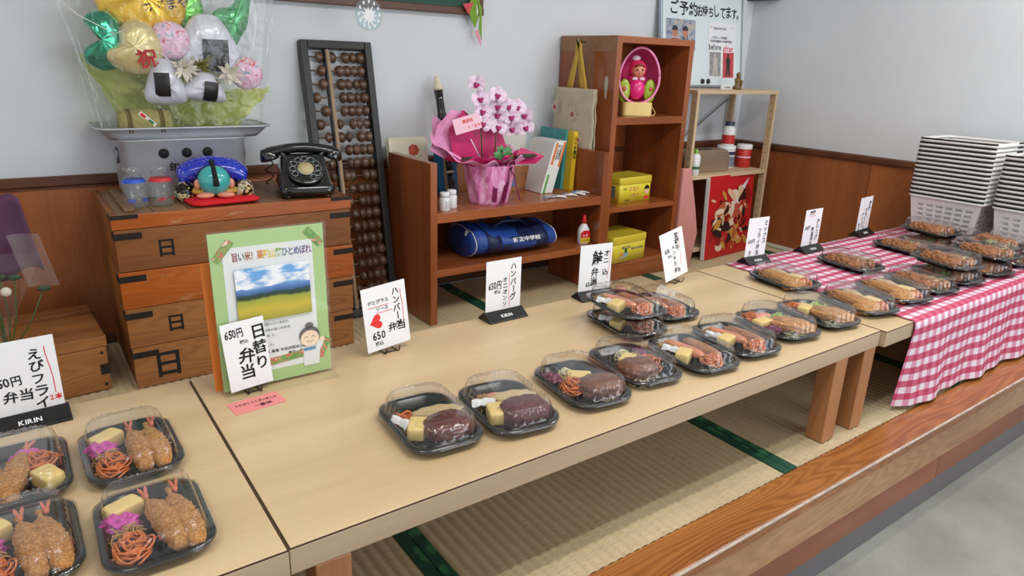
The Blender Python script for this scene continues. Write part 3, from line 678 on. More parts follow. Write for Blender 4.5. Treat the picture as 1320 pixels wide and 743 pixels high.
# ================================================================ balloon bouquet in the tray
t = thing('balloon_bouquet', 'cellophane wrapped bouquet of foil balloons standing in the aluminium tray', 'balloon bouquet', (0.505, 2.712, 0.778))
O = V((0.505, 2.712, 0.778))
def foil(n_, c, r=0.16, me=0.75): return mat(n_, c, r, me, coat=0.6, bmp=0.5, bs_=34)
def puff(pts, th, m, nm, loc, rot=(0, 0, 0), parent=t, ridge=0.035, n=44):
    """foil balloon: outline pts (closed), puffed both ways, wrinkled at the seam"""
    import itertools
    P = []; L = len(pts)
    for i in range(n):                                       # closed Catmull-Rom outline
        u = i/n*L; k = int(u); f = u-k; a, b_, c, d = [V(pts[(k+j-1) % L]+(0,)) for j in range(4)]
        P.append(0.5*((2*b_)+(c-a)*f+(2*a-5*b_+4*c-d)*f*f+(3*b_-a-3*c+d)*f**3))
    cx = sum((p for p in P), V((0, 0, 0)))/n
    rs = []; K = 7
    for s_ in (1, -1):
        for k in range(K+1):
            q = sin(pi/2*(1-k/K)) if s_ == 1 else sin(pi/2*(k/K)); h = th*math.sqrt(max(0, 1-q*q)) if True else 0
            q = max(q, 0.02); ring = []
            if s_ == -1 and k == 0: continue
            pass
    for k in range(2*K+1):
        a = -pi/2+pi*k/(2*K); q = max(cos(a), 0.03); h = th*sin(a)
        ring = []
        for i, p in enumerate(P):
            wq = 1+ridge*sin(i*2*pi*11/n*2)*q**4
            ring.append(((cx.x+(p.x-cx.x)*q*wq), (cx.y+(p.y-cx.y)*q*wq), h*(1+0.12*noise.noise(V((p.x*30, p.y*30, a))))))
        rs.append(ring)
    T = TR(tuple(V(loc)-O), rot) @ UP
    return MB().rings(rs, T=T).build(nm, m, parent)
circ = lambda r, k=12: [(r*cos(2*pi*i/k), r*sin(2*pi*i/k)) for i in range(k)]
gold = puff(circ(0.138), 0.055, foil('gold_foil', S(244, 196, 30), 0.2, 0.5), 'gold_balloon', (0.425, 2.70, 1.215), ridge=0.02)
Tt = TR(tuple(V((0.425, 2.628, 1.215))-O), (0, R(-12), 0)) @ UP
tx(gold, 'lettering', M_ink, ('おべんとうの', -0.055, 0.004, 0.032, dict(bold=1, jit=.05)), ('あずまや', -0.020, -0.046, 0.036, dict(bold=1, jit=.05)), T=Tt)
puff([(-0.03, 0.085), (0.02, 0.09), (0.055, 0.045), (0.06, -0.02), (0.035, -0.075), (-0.015, -0.09), (-0.06, -0.06), (-0.055, -0.02), (-0.02, -0.01), (-0.005, 0.015), (-0.03, 0.035), (-0.05, 0.06)], 0.038, foil('teal_foil', S(0, 150, 112)), 'teal_balloon', (0.295, 2.66, 1.075))
cr_ = puff([(0.0, 0.10), (0.05, 0.09), (0.085, 0.03), (0.07, -0.05), (0.0, -0.07), (-0.075, -0.035), (-0.085, 0.0), (-0.045, 0.025), (-0.035, 0.07)], 0.042, foil('cream_foil', S(214, 198, 142), 0.3, 0.3), 'cream_balloon', (0.375, 2.64, 1.045))
tx(cr_, 'red_lettering', mat('dark_red_ink', S(176, 30, 40), 0.6), ('祝', -0.005, -0.045, 0.062, dict(bold=1)), T=TR(tuple(V((0.375, 2.594, 1.045))-O), (0, R(-8), 0)) @ UP)
M_flor = photo('floral_foil', [(0.34, S(120, 180, 190)), (0.42, S(226, 190, 214)), (0.56, S(232, 196, 220)), (0.62, S(206, 60, 90)), (0.70, S(240, 230, 220))], (30, 30, 30), 0.25)
puff(circ(0.062), 0.034, M_flor, 'floral_balloon', (0.487, 2.65, 1.085), ridge=0.03); puff(circ(0.056), 0.032, M_flor, 'floral_balloon', (0.722, 2.64, 0.985), (0, 0, R(-25)), ridge=0.03)
M_on = foil('rice_white', S(206, 208, 220), 0.35, 0.1)
def onigiri(sx_, sz_, th, loc, nx0, nz0, nx1, nz1, ry=0.0):
    p = puff([(0.0, 0.5*sz_), (0.22*sx_, 0.40*sz_), (0.47*sx_, -0.15*sz_), (0.46*sx_, -0.42*sz_), (0.2*sx_, -0.5*sz_), (-0.2*sx_, -0.5*sz_), (-0.46*sx_, -0.42*sz_), (-0.47*sx_, -0.15*sz_), (-0.22*sx_, 0.40*sz_)], th, M_on, 'rice_ball_balloon', loc, (0, ry, 0))
    b = MB(); T = TR(tuple(V(loc)-O), (0, ry, 0)) @ UP
    b.grid(lambda u, v: ((nx0+(nx1-nx0)*u), (nz0+(nz1-nz0)*v), th*1.12*math.sqrt(max(0.12, 1-((nx0+(nx1-nx0)*u)/(0.52*sx_))**2-((nz0+(nz1-nz0)*v)/(0.56*sz_))**2))+0.002), 8, 8, T)
    b.build('seaweed_patch', mat('seaweed_black', S(26, 24, 26), 0.35), p)
onigiri(0.235, 0.205, 0.05, (0.612, 2.68, 1.075), -0.030, -0.085, 0.055, 0.020)
onigiri(0.135, 0.150, 0.05, (0.452, 2.62, 0.955), -0.040, -0.045, 0.005, 0.03)
onigiri(0.145, 0.098, 0.04, (0.572, 2.61, 0.940), -0.010, -0.045, 0.035, 0.02, R(8))
M_gf = foil('green_foil', S(96, 186, 60), 0.2, 0.5); M_gf2 = foil('deep_green_foil', S(40, 160, 80), 0.2, 0.5)
puff([(0.0, 0.10), (0.05, 0.08), (0.07, 0.0), (0.055, -0.07), (0.0, -0.12), (-0.055, -0.09), (-0.075, 0.0), (-0.045, 0.08)], 0.04, M_gf, 'green_balloon', (0.553, 2.74, 1.185))
puff([(0.03, 0.17), (0.045, 0.14), (0.050, 0.0), (0.03, -0.06), (0.0, -0.16), (-0.015, -0.16), (-0.03, -0.04), (-0.075, -0.02), (-0.06, 0.02), (-0.01, 0.05)], 0.03, M_gf2, 'green_balloon', (0.715, 2.72, 1.165), (0, R(12), 0))
M_flw = mat('white_petal', S(226, 220, 206), 0.6, trans=0.0)
for (x, z) in ((0.510, 1.000), (0.655, 0.985)):
    b = MB(); rnd = random.Random(int(x*100))
    for i in range(34):
        a = rnd.uniform(0, 2*pi); e = rnd.uniform(0.2, 1.3); Lp = rnd.uniform(0.035, 0.06)
        d = V((cos(a)*cos(e*0.9), -sin(e)*0.8, sin(a)*cos(e*0.9))); q = d.cross(V((0, 1, 0.1))).normalized()*0.006
        c = V((x, 2.60, z))-O; b.add([c, c+d*Lp*0.6+q, c+d*Lp, c+d*Lp*0.6-q], [(0, 1, 2, 3)])
    stuff(b.build('white_flower', M_flw, t))
b = MB()
for i in range(40):
    a = rnd.uniform(-1, 1); b.tube([tuple(V((0.56, 2.62, 1.01))-O), tuple(V((0.56+a*0.06, 2.60+rnd.uniform(-.02, .02), 1.0+rnd.uniform(-.06, .045)))-O)], [0.004, 0.001], 4)
stuff(b.build('straw_bow', mat('olive_straw', S(130, 124, 58), 0.7, var=0.3, vs_=60), t))
# straw bale with ropes and a sticker
Tb = TR(tuple(V((0.377, 2.625, 0.825))-O), (0, pi/2, 0))
bl = MB().lathe([(0.010, -0.079), (0.038, -0.078), (0.040, -0.05), (0.043, 0), (0.040, 0.05), (0.038, 0.078), (0.010, 0.079)], 26, Tb).build('straw_bale', mat('straw_mat', S(150, 144, 92), 0.8, var=0.2, vs_=80, bmp=0.6, bs_=200), t)
for x in (-0.052, -0.044, 0.044, 0.052): MB().tube([tuple(Tb @ V((0.0425*cos(a), 0.0425*sin(a), x))) for a in [2*pi*i/24 for i in range(25)]], 0.003, 6).build('rope', mat('straw_rope', S(110, 98, 62), 0.8), bl)
MB().box((-0.030, -0.008, 0), (0.030, 0.008, 0.0006), TR(tuple(V((0.380, 2.5835, 0.838))-O), (0, R(45), 0)) @ TR((0, 0, 0), (R(20), 0, 0)) @ UP).build('sticker', mat('sticker_white', S(236, 236, 230), 0.5), bl)
for k, c in enumerate((M_red, mat('sticker_green', S(40, 130, 80), 0.6))):
    MB().box((-0.026+k*0.03, -0.005, 0.0007), (-0.008+k*0.03, 0.005, 0.0011), TR(tuple(V((0.380, 2.5835, 0.838))-O), (0, R(45), 0)) @ TR((0, 0, 0), (R(20), 0, 0)) @ UP).build('sticker_print', c, bl)
# yellow-green tulle, crumpled
mtl = clear('green_tulle', (0.80, 0.84, 0.34, 1), 0.05, 0.5, 0.22)
def tulle(cx, cz, wx, hz, y0, seed):
    def f(u, v):
        x = cx+(u-0.5)*wx*(0.45+0.75*v); z = cz+v*hz
        q = V((u*5+seed, v*4, seed)); return (x-O.x, y0+0.05*noise.noise(q)+0.025*sin(u*17+seed*3+v*4)-O.y, z+0.025*noise.noise(q*1.7)-O.z)
    stuff(MB().grid(f, 30, 16).build('tulle', mtl, t))
tulle(0.44, 0.80, 0.34, 0.20, 2.70, 1); tulle(0.58, 0.795, 0.40, 0.14, 2.68, 4); tulle(0.40, 0.80, 0.30, 0.24, 2.75, 7); tulle(0.63, 0.795, 0.34, 0.13, 2.73, 9)
# cellophane: loosely gathered bag with straight creased walls, open at the top
rs = []; crn = random.Random(4)
NCR = 40; amp = [crn.uniform(-1, 1) for _ in range(NCR)]; ph = [crn.uniform(0, 6) for _ in range(NCR)]
for k in range(15):
    v = k/14; z = 0.012+0.62*v; wx = 0.50+0.13*min(1, v*1.6); wy = 0.20+0.02*v; ring_ = []
    base_ = rr(wx, wy, 0.02, 9)
    for i in range(NCR):
        x, y = base_[i]
        q = 0.030*amp[i]*(0.3+v)+0.016*sin(ph[i]+v*7)
        ring_.append((x*(1+q), min(y*(1+q*2.2), 0.122), z+0.03*v*amp[(i*7) % NCR]))
    rs.append(ring_)
MB().rings(rs, False, False, smooth=False).build('cellophane_wrap', M_film, t)
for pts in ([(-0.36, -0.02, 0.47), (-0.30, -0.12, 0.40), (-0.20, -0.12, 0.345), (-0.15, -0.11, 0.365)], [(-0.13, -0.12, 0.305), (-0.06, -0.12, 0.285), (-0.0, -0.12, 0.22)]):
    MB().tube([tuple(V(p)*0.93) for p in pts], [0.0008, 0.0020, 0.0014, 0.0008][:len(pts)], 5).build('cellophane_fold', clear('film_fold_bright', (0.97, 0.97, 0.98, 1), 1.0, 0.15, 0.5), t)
# ================================================================ low bookshelf contents
ZL, ZM = 0.469, 0.233
t = thing('wrapped_orchid', 'potted pink and white orchid wrapped in magenta paper with a bow', 'potted flower', (1.665, 2.485, ZL))
O = V((1.665, 2.485, ZL))
M_wr = photo('wrapping_marble', [(0.35, S(206, 96, 160)), (0.5, S(232, 150, 200)), (0.65, S(246, 200, 228))], (30, 30, 12), 0.45)
M_mag = mat('magenta_paper', S(196, 34, 104), 0.5, var=0.1, vs_=20); M_pk = mat('pale_pink_paper', S(232, 156, 200), 0.5, var=0.06, vs_=20)
rs = []
for k in range(12):
    v = k/11; z = 0.17*v; q = 0.080+0.030*v; ring = []
    for i in range(72):
        a = 2*pi*i/72; e = 1+0.05*sin(a*9+v*3)+0.05*noise.noise(V((cos(a)*3, sin(a)*3, v*3))); ring.append((q*e*cos(a), q*e*sin(a), z))
    rs.append(ring)
MB().rings(rs, True, False).build('pot_wrapping', M_wr, t)
MB().lathe([(0.05, 0.01), (0.075, 0.15), (0.07, 0.155)], 20).build('pot', mat('dark_pot', S(60, 40, 40), 0.7), t)
def collar(nm, m, r1, lift, seed, z0=0.150, rim=0.085, only=None):
    def f(u, v):
        a = 2*pi*u; d = 1+0.28*cos(a-pi)+0.20*cos(2*a)
        up_ = lift(a); r_ = rim+(r1*d-rim)*v
        w_ = noise.noise(V((cos(a)*2.2+seed, sin(a)*2.2, v*1.5)))
        return (r_*cos(a)*(1+.12*w_*v), r_*sin(a)*(0.62+.1*w_*v), z0+up_*v+0.03*w_*v+0.010*sin(a*13)*v)
    return MB().grid(f, 84, 8).build(nm, m, t, solid=0.0006)
collar('outer_paper', M_pk, 0.200, lambda a: 0.035+0.13*max(0, cos(a-2.7))**2+0.06*max(0, sin(a)), 1)
collar('inner_paper', M_mag, 0.165, lambda a: 0.045+0.17*max(0, cos(a-2.0))**2, 5, 0.155, 0.075)
def sheetp(nm, m, pts):
    b = MB(); b.add([tuple(V(p)-O) for p in pts], [tuple(range(len(pts)))]); return b.build(nm, m, t, solid=0.0006)
sheetp('paper_peak', M_mag, [(1.47, 2.46, 0.68), (1.455, 2.47, 0.79), (1.55, 2.52, 0.855), (1.60, 2.52, 0.80), (1.61, 2.50, 0.66)])
sheetp('paper_peak', M_pk, [(1.45, 2.47, 0.66), (1.375, 2.48, 0.705), (1.42, 2.50, 0.80), (1.50, 2.53, 0.86), (1.56, 2.54, 0.85), (1.50, 2.49, 0.72)])
sheetp('paper_peak', M_mag, [(1.62, 2.54, 0.66), (1.60, 2.56, 0.80), (1.68, 2.57, 0.86), (1.76, 2.56, 0.80), (1.80, 2.53, 0.66)])
sheetp('paper_peak', M_mag, [(1.74, 2.44, 0.635), (1.82, 2.47, 0.70), (1.93, 2.44, 0.662), (1.86, 2.41, 0.635)])
M_bow = mat('plum_ribbon', S(110, 18, 66), 0.3)
bw = V((1.700, 2.395, 0.640))-O
MB().ell(bw, (0.010, 0.008, 0.010), 10, 8).build('ribbon_knot', M_bow, t)
for s_, q in ((-1, .035), (1, .038), (-1, .024), (1, .026)):
    MB().rings([[tuple(bw+V((s_*q*(1-cos(a))*0.5*1.0+0, -0.004*sin(a), 0.016*sin(a)*(1 if q > .03 else -.7)+d))) for d in (-0.010, 0.010)] for a in [2*pi*i/16 for i in range(17)]], False, False, True, False).build('ribbon_loop', M_bow, t, solid=0.0008)
for pts in ([(0, 0, 0), (-0.01, -0.012, -0.07), (-0.02, -0.005, -0.14), (-0.025, 0, -0.165)], [(0, 0, 0), (-0.05, 0.0, -0.04), (-0.06, 0.002, -0.10), (-0.062, 0.004, -0.155)], [(0, 0, 0), (0.035, -0.002, -0.05), (0.045, -0.01, -0.11), (0.062, -0.012, -0.155)]):
    wd = 0.012 if pts[-1][0] < 0 else 0.004
    b = MB(); vv = []
    for p in pts: vv += [tuple(bw+V(p)+V((-wd, 0, 0))), tuple(bw+V(p)+V((wd, 0, 0)))]
    b.add(vv, [(2*k, 2*k+1, 2*k+3, 2*k+2) for k in range(3)]); b.build('ribbon_tail', M_bow, t, solid=0.0008)
M_stem = mat('stem_green', S(70, 96, 50), 0.5); M_leaf = mat('leaf_green', S(84, 140, 84), 0.45, var=0.3, vs_=60); M_dleaf = mat('dark_leaf', S(42, 58, 40), 0.4)
for pts in ([(1.640, 2.50, 0.62), (1.636, 2.51, 0.78), (1.650, 2.52, 0.90), (1.610, 2.50, 0.965)], [(1.70, 2.50, 0.62), (1.715, 2.51, 0.78), (1.76, 2.52, 0.885), (1.83, 2.51, 0.87), (1.86, 2.50, 0.76)]):
    MB().tube([tuple(V(p)-O) for p in pts], 0.0028, 6).build('flower_stem', M_stem, t)
M_pet = photo('orchid_petal', [(0.3, S(228, 190, 222)), (0.55, S(246, 226, 244)), (0.8, S(250, 240, 250))], (60, 60, 60), 0.5)
M_lip = mat('orchid_lip', S(176, 30, 110), 0.5)
fb = MB()
for k, (a, L_, w_) in enumerate(((90, .030, .013), (90+72*1, .031, .019), (90-72*1, .031, .019), (215, .028, .012), (325, .028, .012))):
    a = R(a); d = V((cos(a), 0, sin(a))); n_ = V((-sin(a), 0, cos(a))); vv = [(0, 0, 0)]
    ol = [(0.15, -.35), (0.45, -.9), (0.75, -1), (0.95, -.55), (1.02, 0), (0.95, .55), (0.75, 1), (0.45, .9), (0.15, .35)]
    vv += [tuple(d*L_*p+n_*w_*q+V((0, -0.007*p*p+0.004*abs(q), 0))) for p, q in ol]; fb.add(vv, [(0, i, i+1) for i in range(1, 9)], True)
fme = fb.mesh('flower', M_pet)
lb = MB(); lb.ell((0, -0.006, -0.005), (0.007, 0.007, 0.008), 10, 7); lb.ell((-.006, -0.004, 0.0), (0.004, 0.004, 0.006), 8, 6); lb.ell((.006, -0.004, 0.0), (0.004, 0.004, 0.006), 8, 6)
lme = lb.mesh('flower_lip', M_lip)
rnd = random.Random(2)
for (x, z) in ((1.606, .961), (1.696, .919), (1.620, .903), (1.708, .871), (1.759, .872), (1.638, .852), (1.848, .832), (1.771, .828), (1.631, .803), (1.787, .776), (1.854, .781), (1.714, .836), (1.718, .786), (1.815, .868)):
    f = put('flower', fme, t, TR(tuple(V((x, 2.49+rnd.uniform(-.012, .012), z))-O), (R(-12), rnd.uniform(-.35, .35), R(rnd.uniform(-45, -10))), 1.25))
    put('flower_lip', lme, f)
for s_, (x, y, z) in enumerate(((1.70, 2.43, 0.67), (1.73, 2.43, .675), (1.67, 2.43, .68), (1.71, 2.42, .69), (1.75, 2.44, .665), (1.69, 2.44, .70), (1.66, 2.44, .66), (1.735, 2.45, .695))):
    b = MB(); n_ = 9; b.add([tuple(V((x, y-.006, z))-O)]+[tuple(V((x+(.026 if i % 2 == 0 else .017)*cos(a), y-.002*(i % 2), z+(.020 if i % 2 == 0 else .013)*sin(a)))-O) for i, a in enumerate([2*pi*i/10 for i in range(10)])], [(0, i+1, (i+1) % 10+1) for i in range(10)], False, TR((0, 0, 0)))
    b.build('ivy_leaf', M_leaf, t)
for (x, s_) in ((1.56, -1), (1.80, 1)):
    b = MB(); b.ell(tuple(V((x+s_*.02, 2.43, 0.668))-O), (0.062, 0.02, 0.009), 14, 8, None); b.build('orchid_leaf', M_dleaf, t)
Tg = TR(tuple(V((1.462, 2.425, 0.768))-O), (R(-8), R(-14), R(-8))) @ UP
MB().box((0, 0, 0), (0.118, 0.062, 0.001), Tg).build('gift_tag', mat('pink_card', S(242, 196, 214), 0.6), t, bevel=0.0004)
tx(t, 'tag_lettering', M_red, ('御祝' if False else '開店祝', 0.040, 0.036, 0.016, dict(bold=1)), ('あずまや', 0.055, 0.010, 0.015, dict(bold=1)), T=Tg, z=0.0014)
MB().tube([tuple(V((1.535, 2.43, 0.75))-O), tuple(V((1.60, 2.45, 0.66))-O)], 0.002, 6).build('tag_stick', M_white, t)

def pill(x, y, lab, k):
    t = thing('pill_bottle', lab, 'bottle', (x, y, ZL), k*0.8)
    MB().lathe([(0.020, 0), (0.0225, 0.003), (0.0225, 0.048), (0.019, 0.055)], 22).build('body', M_white, t)
    MB().lathe([(0.0195, 0.056), (0.0195, 0.073), (0.017, 0.075)], 22).build('cap', M_card, t)
    b = MB()
    for j in range(4):
        for a0 in (-1.9, -1.4):
            b.add([(0.0230*cos(a0+d), 0.0230*sin(a0+d), 0.014+j*.008+e) for d, e in ((0, 0), (.32, 0), (.32, .003), (0, .003))], [(0, 1, 2, 3)])
    stuff(b.build('small_print', mat('grey_print', S(120, 120, 124), 0.6), t))
pill(1.404, 2.415, 'white capped pill bottle in front, beside the shelf end panel', 0); pill(1.458, 2.450, 'white capped pill bottle half hidden behind the other one', 1)
# recorder leaning against the wall
t = thing('recorder', 'black recorder flute with an ivory mouthpiece leaning on the wall', 'recorder', (1.615, 2.70, ZL+0.002))
t.rotation_euler = (R(-11), R(-3.5), 0); t.scale = (1.12, 1.12, 0.95)
M_rc = mat('recorder_black', S(18, 17, 20), 0.15, coat=0.5); M_iv = mat('ivory', S(226, 218, 190), 0.3)
MB().lathe([(0.013, 0), (0.018, 0.01), (0.014, 0.03), (0.012, 0.10)], 18).build('foot_joint', M_rc, t)
MB().lathe([(0.0165, 0.101), (0.0165, 0.112)], 18).build('ring', M_iv, t)
MB().lathe([(0.015, 0.1125), (0.0125, 0.14), (0.0135, 0.33)], 18).build('body_joint', M_rc, t)
MB().lathe([(0.0185, 0.331), (0.0185, 0.343)], 18).build('ring', M_iv, t)
MB().lathe([(0.019, 0.3435), (0.0215, 0.36), (0.017, 0.385), (0.0155, 0.44), (0.019, 0.485)], 18).build('head_joint', M_rc, t)
MB().lathe([(0.0195, 0.4855), (0.0195, 0.500), (0.014, 0.515), (0.010, 0.545), (0.006, 0.552)], 18).build('mouthpiece', M_iv, t)
for z in (0.15, 0.18, 0.21, 0.25, 0.28, 0.31): MB().lathe([(0.0035, 0), (0.0035, 0.001)], 10, TR((0.0, -0.0132, z), (pi/2, 0, 0))).build('tone_hole', M_iron, t)
# picture card at left back
t = thing('picture_card', 'cream picture board with a painted red flower leaning behind the shelf end', 'picture', (1.33, 2.725, ZL)); t.rotation_euler = (-R(12), 0, 0)
MB().prism(rr(0.185, 0.262, 0.014), 0, 0.006, TR((0.0925, 0, 0.131)) @ UP).build('board', mat('cream_card', S(226, 224, 200), 0.6), t)
MB().prism(rr(0.17, 0.262, 0.014), 0.008, 0.014, TR((0.080, 0.022, 0.128)) @ UP).build('second_board', mat('cream_card2', S(206, 196, 170), 0.6), t)
b = MB()
for i in range(7):
    a = 2*pi*i/7; b.prism([(0.118+0.015*cos(a)+0.012*cos(c), 0.205+0.013*sin(a)+0.013*sin(c)) for c in [k*pi/5 for k in range(10)]], 0.0062+i*.0001, 0.0066+i*.0001, TR((0, -0.0, 0)) @ UP)
b.build('painted_flower', mat('painted_red', S(196, 84, 60), 0.6, var=0.3, vs_=80), t)
b = MB()
for c_ in ((0.09, 0.19, 0.05), (0.15, 0.18, -0.05), (0.12, 0.18, 0.0)): b.tube([tuple(UP @ V((c_[0]+c_[2]*u*u, c_[1]-0.06*u+0.02*sin(3*u), 0.0068))) for u in [i/8 for i in range(9)]], 0.0012, 4)
b.build('painted_stems', mat('painted_green', S(60, 120, 90), 0.6), t)
# books
def book(name, lab, loc, dims, cover, tilt=0.0, lean=0.0, group=None, rz=0.0, bars=(), spine_text=None, tcol=None, pagetop=True):
    """dims: thickness (x), depth (y), height (z); spine at -y"""
    t = thing(name, lab, 'book', loc, rz, group); t.rotation_euler = (lean, tilt, rz)
    w_, d_, h_ = dims
    MB().box((0.0015, 0.0015, 0.001), (w_-.0015, d_-.002, h_-.002)).build('pages', M_card, t)
    b = MB(); b.box((0, 0, 0), (0.0012, d_, h_)); b.box((w_-.0012, 0, 0), (w_, d_, h_)); b.box((0.0012, 0, 0), (w_-.0012, 0.0012, h_)); b.build('cover', cover, t)
    for k, (z0, z1, m) in enumerate(bars): MB().box((0.0003, -0.0005, z0*h_), (w_-.0003, 0, z1*h_)).build('spine_band', m, t)
    if spine_text:
        tb = MB(); write(tb, spine_text, w_/2-w_*0.42, h_*0.93, w_*0.84, 1, True)
        for i in range(len(tb.v)): tb.v[i] = tuple(UP @ V((tb.v[i][0], tb.v[i][1], 0.0008)))
        tb.build('spine_lettering', tcol or M_ink, t)
    return t
M_bkw = mat('book_white', S(226, 226, 222), 0.5); M_or = mat('book_orange', S(222, 120, 50), 0.5); M_gn = mat('book_green', S(90, 160, 70), 0.5)
M_yel = mat('book_yellow', S(226, 190, 40), 0.4); M_tl = mat('book_teal', S(70, 150, 150), 0.5, var=0.2, vs_=40); M_blb = mat('book_blue', S(30, 110, 160), 0.4)
x = 1.992
for k, (w_, h_, bars, txt, lab) in enumerate(((0.010, 0.245, (), None, 'thin white book leaning leftmost in the white row'), (0.0125, 0.25, ((0.0, 0.36, M_gn), (0.55, 0.97, M_or)), None, 'thin book with a green and orange spine in the leaning row'),
        (0.014, 0.25, (), '旨いお弁当市', 'white book with black title third in the leaning row'), (0.014, 0.25, (), '山の県産限定', 'white book with black title fourth in the leaning row'), (0.0125, 0.25, ((0.50, 0.98, M_or),), None, 'thin white book with an orange upper spine, rightmost of the leaning row'))):
    book('thin_book', lab, (x, 2.535, ZL+w_*0.28), (w_, 0.18, h_), M_bkw, R(17), 0, 'thin books leaning beside the orchid', 0, bars, txt); x += w_*1.05+.001
t = book('picture_book', 'large teal covered book standing behind the thin white books', (2.163, 2.60, ZL), (0.016, 0.20, 0.285), M_tl, R(4))
t = book('yellow_book', 'thick yellow spined book standing against the shelf end panel', (2.183, 2.555, ZL), (0.026, 0.20, 0.28), M_yel, R(2.5), 0, None, 0, (), '山の米農園', M_ink)
t = book('wide_notebook', 'pale grey wide notebook leaning on the wall behind the orchid', (1.86, 2.70, ZL), (0.19, 0.012, 0.285), mat('notebook_grey', S(206, 204, 196), 0.5), 0, R(-10))
t = book('blue_book', 'blue covered book standing between the recorder and the orchid', (1.555, 2.72, ZL), (0.10, 0.03, 0.21), M_blb, 0, R(-8))
MB().box((0.03, -0.0012, 0.02), (0.07, -0.0004, 0.19)).build('cover_panel', mat('panel_tan', S(176, 160, 130), 0.5), t)
t = thing('framed_postcard', 'brown postcard with a blue corner leaning low behind the thin books', 'picture', (1.865, 2.66, ZL)); t.rotation_euler = (R(-9), 0, 0)
MB().box((0, 0, 0), (0.16, 0.004, 0.115)).build('card', mat('brown_card', S(150, 96, 52), 0.45, var=0.3, vs_=20), t); MB().box((0.03, -0.0008, 0.02), (0.075, 0, 0.055)).build('printed_patch', mat('blue_patch', S(90, 110, 160), 0.5), t)
# little folded paper packets
pk = [((1.965, 2.440), 14, 'silver'), ((2.015, 2.425), -32, 'white'), ((2.085, 2.432), -24, 'white'), ((2.142, 2.440), -60, 'blue'), ((2.180, 2.455), -28, 'white')]
lb_ = ['small silver foil packet at the left end of the row', 'white paper packet second from the left in the row', 'white paper packet in the middle of the row', 'white and blue paper packet crossing the others', 'white paper packet at the right end of the row by the shelf end panel']
for k, ((x, y), a, c) in enumerate(pk):
    t = thing('paper_packet', lb_[k], 'packet', (x, y, ZL+0.001*k), R(a), 'paper packets at the shelf edge')
    MB().rings([[(u, -0.012, 0.001+0.004*sin(pi*(u+.035)/.07)), (u, 0.012, 0.001+0.004*sin(pi*(u+.035)/.07)), (u, 0.012, 0.0034+0.006*sin(pi*(u+.035)/.07)), (u, -0.012, 0.0034+0.006*sin(pi*(u+.035)/.07))] for u in [-0.035+0.07*i/8 for i in range(9)]], smooth=False).build('body', M_alu if c == 'silver' else M_card, t)
    MB().box((-0.030, -0.0122, 0.007), (-0.012, 0.0122, 0.0112)).build('printed_end', mat('packet_'+c, S(90, 150, 200) if c == 'blue' else S(150, 160, 170), 0.5), t)
# blue duffel bag
t = thing('duffel_bag', 'blue school sports bag lying on the middle board of the low shelf', 'bag', (1.775, 2.52, ZM))
M_nb = mat('navy_nylon', S(30, 70, 150), 0.45, var=0.12, vs_=10, bmp=0.3, bs_=14); M_nbd = mat('dark_navy_nylon', S(18, 32, 74), 0.5, bmp=0.3, bs_=14)
def bag_r(x, ry, rz_, sag=0): return [(x, ry*cos(c), 0.003+rz_*(1+sin(c)*(1 if sin(c) < 0 else 1-0.0*sag))+0.010*noise.noise(V((x*9, cos(c)*2, sin(c)*2)))*max(0, sin(c)+.4)) for c in [2*pi*i/28 for i in range(28)]]
X = [(-.235, .095, .050), (-.228, .118, .062), (-.20, .130, .070), (-.15, .135, .068), (-.05, .138, .058), (.08, .138, .055), (.15, .135, .060), (.20, .128, .058), (.228, .11, .050), (.235, .09, .042)]
MB().rings([bag_r(*q) for q in X]).build('body', M_nb, t)
for xs_ in ((-.17, -.10), (.085, .155)): MB().rings([bag_r(x, a*1.012, b_*1.012) for x, a, b_ in ((xs_[0], .1355, .0685 if xs_[0] < 0 else .0555), ((xs_[0]+xs_[1])/2, .1375, .064 if xs_[0] < 0 else .058), (xs_[1], .1375, .062 if xs_[0] < 0 else .060))], False, False).build('side_band', M_nbd, t, solid=0.001)
for x, a, b_ in ((-.222, .122, .065), (.216, .120, .055)): MB().tube(bag_r(x, a, b_)+[bag_r(x, a, b_)[0]], 0.0022, 5).build('piping', M_white, t)
MB().rings([bag_r(x, .137*1.005, .0575) for x in (-.09, .08)], False, False).build('top_panel', M_nbd, t, solid=0.0)
for y in (-0.05, 0.05): MB().tube([(-0.11, y, 0.115), (-0.06, y*1.3, 0.150), (0.04, y*1.3, 0.148), (0.10, y, 0.11)], 0.007, 6).build('handle', M_nbd, t)
MB().box((-0.242, -0.11, 0.075), (-0.190, -0.122, 0.097), TR((0.02, -0.012, 0.008), (0.1, R(8), R(-20)))).build('name_patch', mat('patch_grey', S(176, 180, 186), 0.6), t)
b = MB(); write(b, '附正中学校', -0.04, 0, 0.030, 1)
b.v = [(p[0]-0.0, -(0.1405)*cos(0.26+(p[1]-0.0)*8.0)-0.0035, 0.060+0.060*sin((p[1])*11.0)+0.010) for p in b.v]
b.build('lettering', M_card, t)
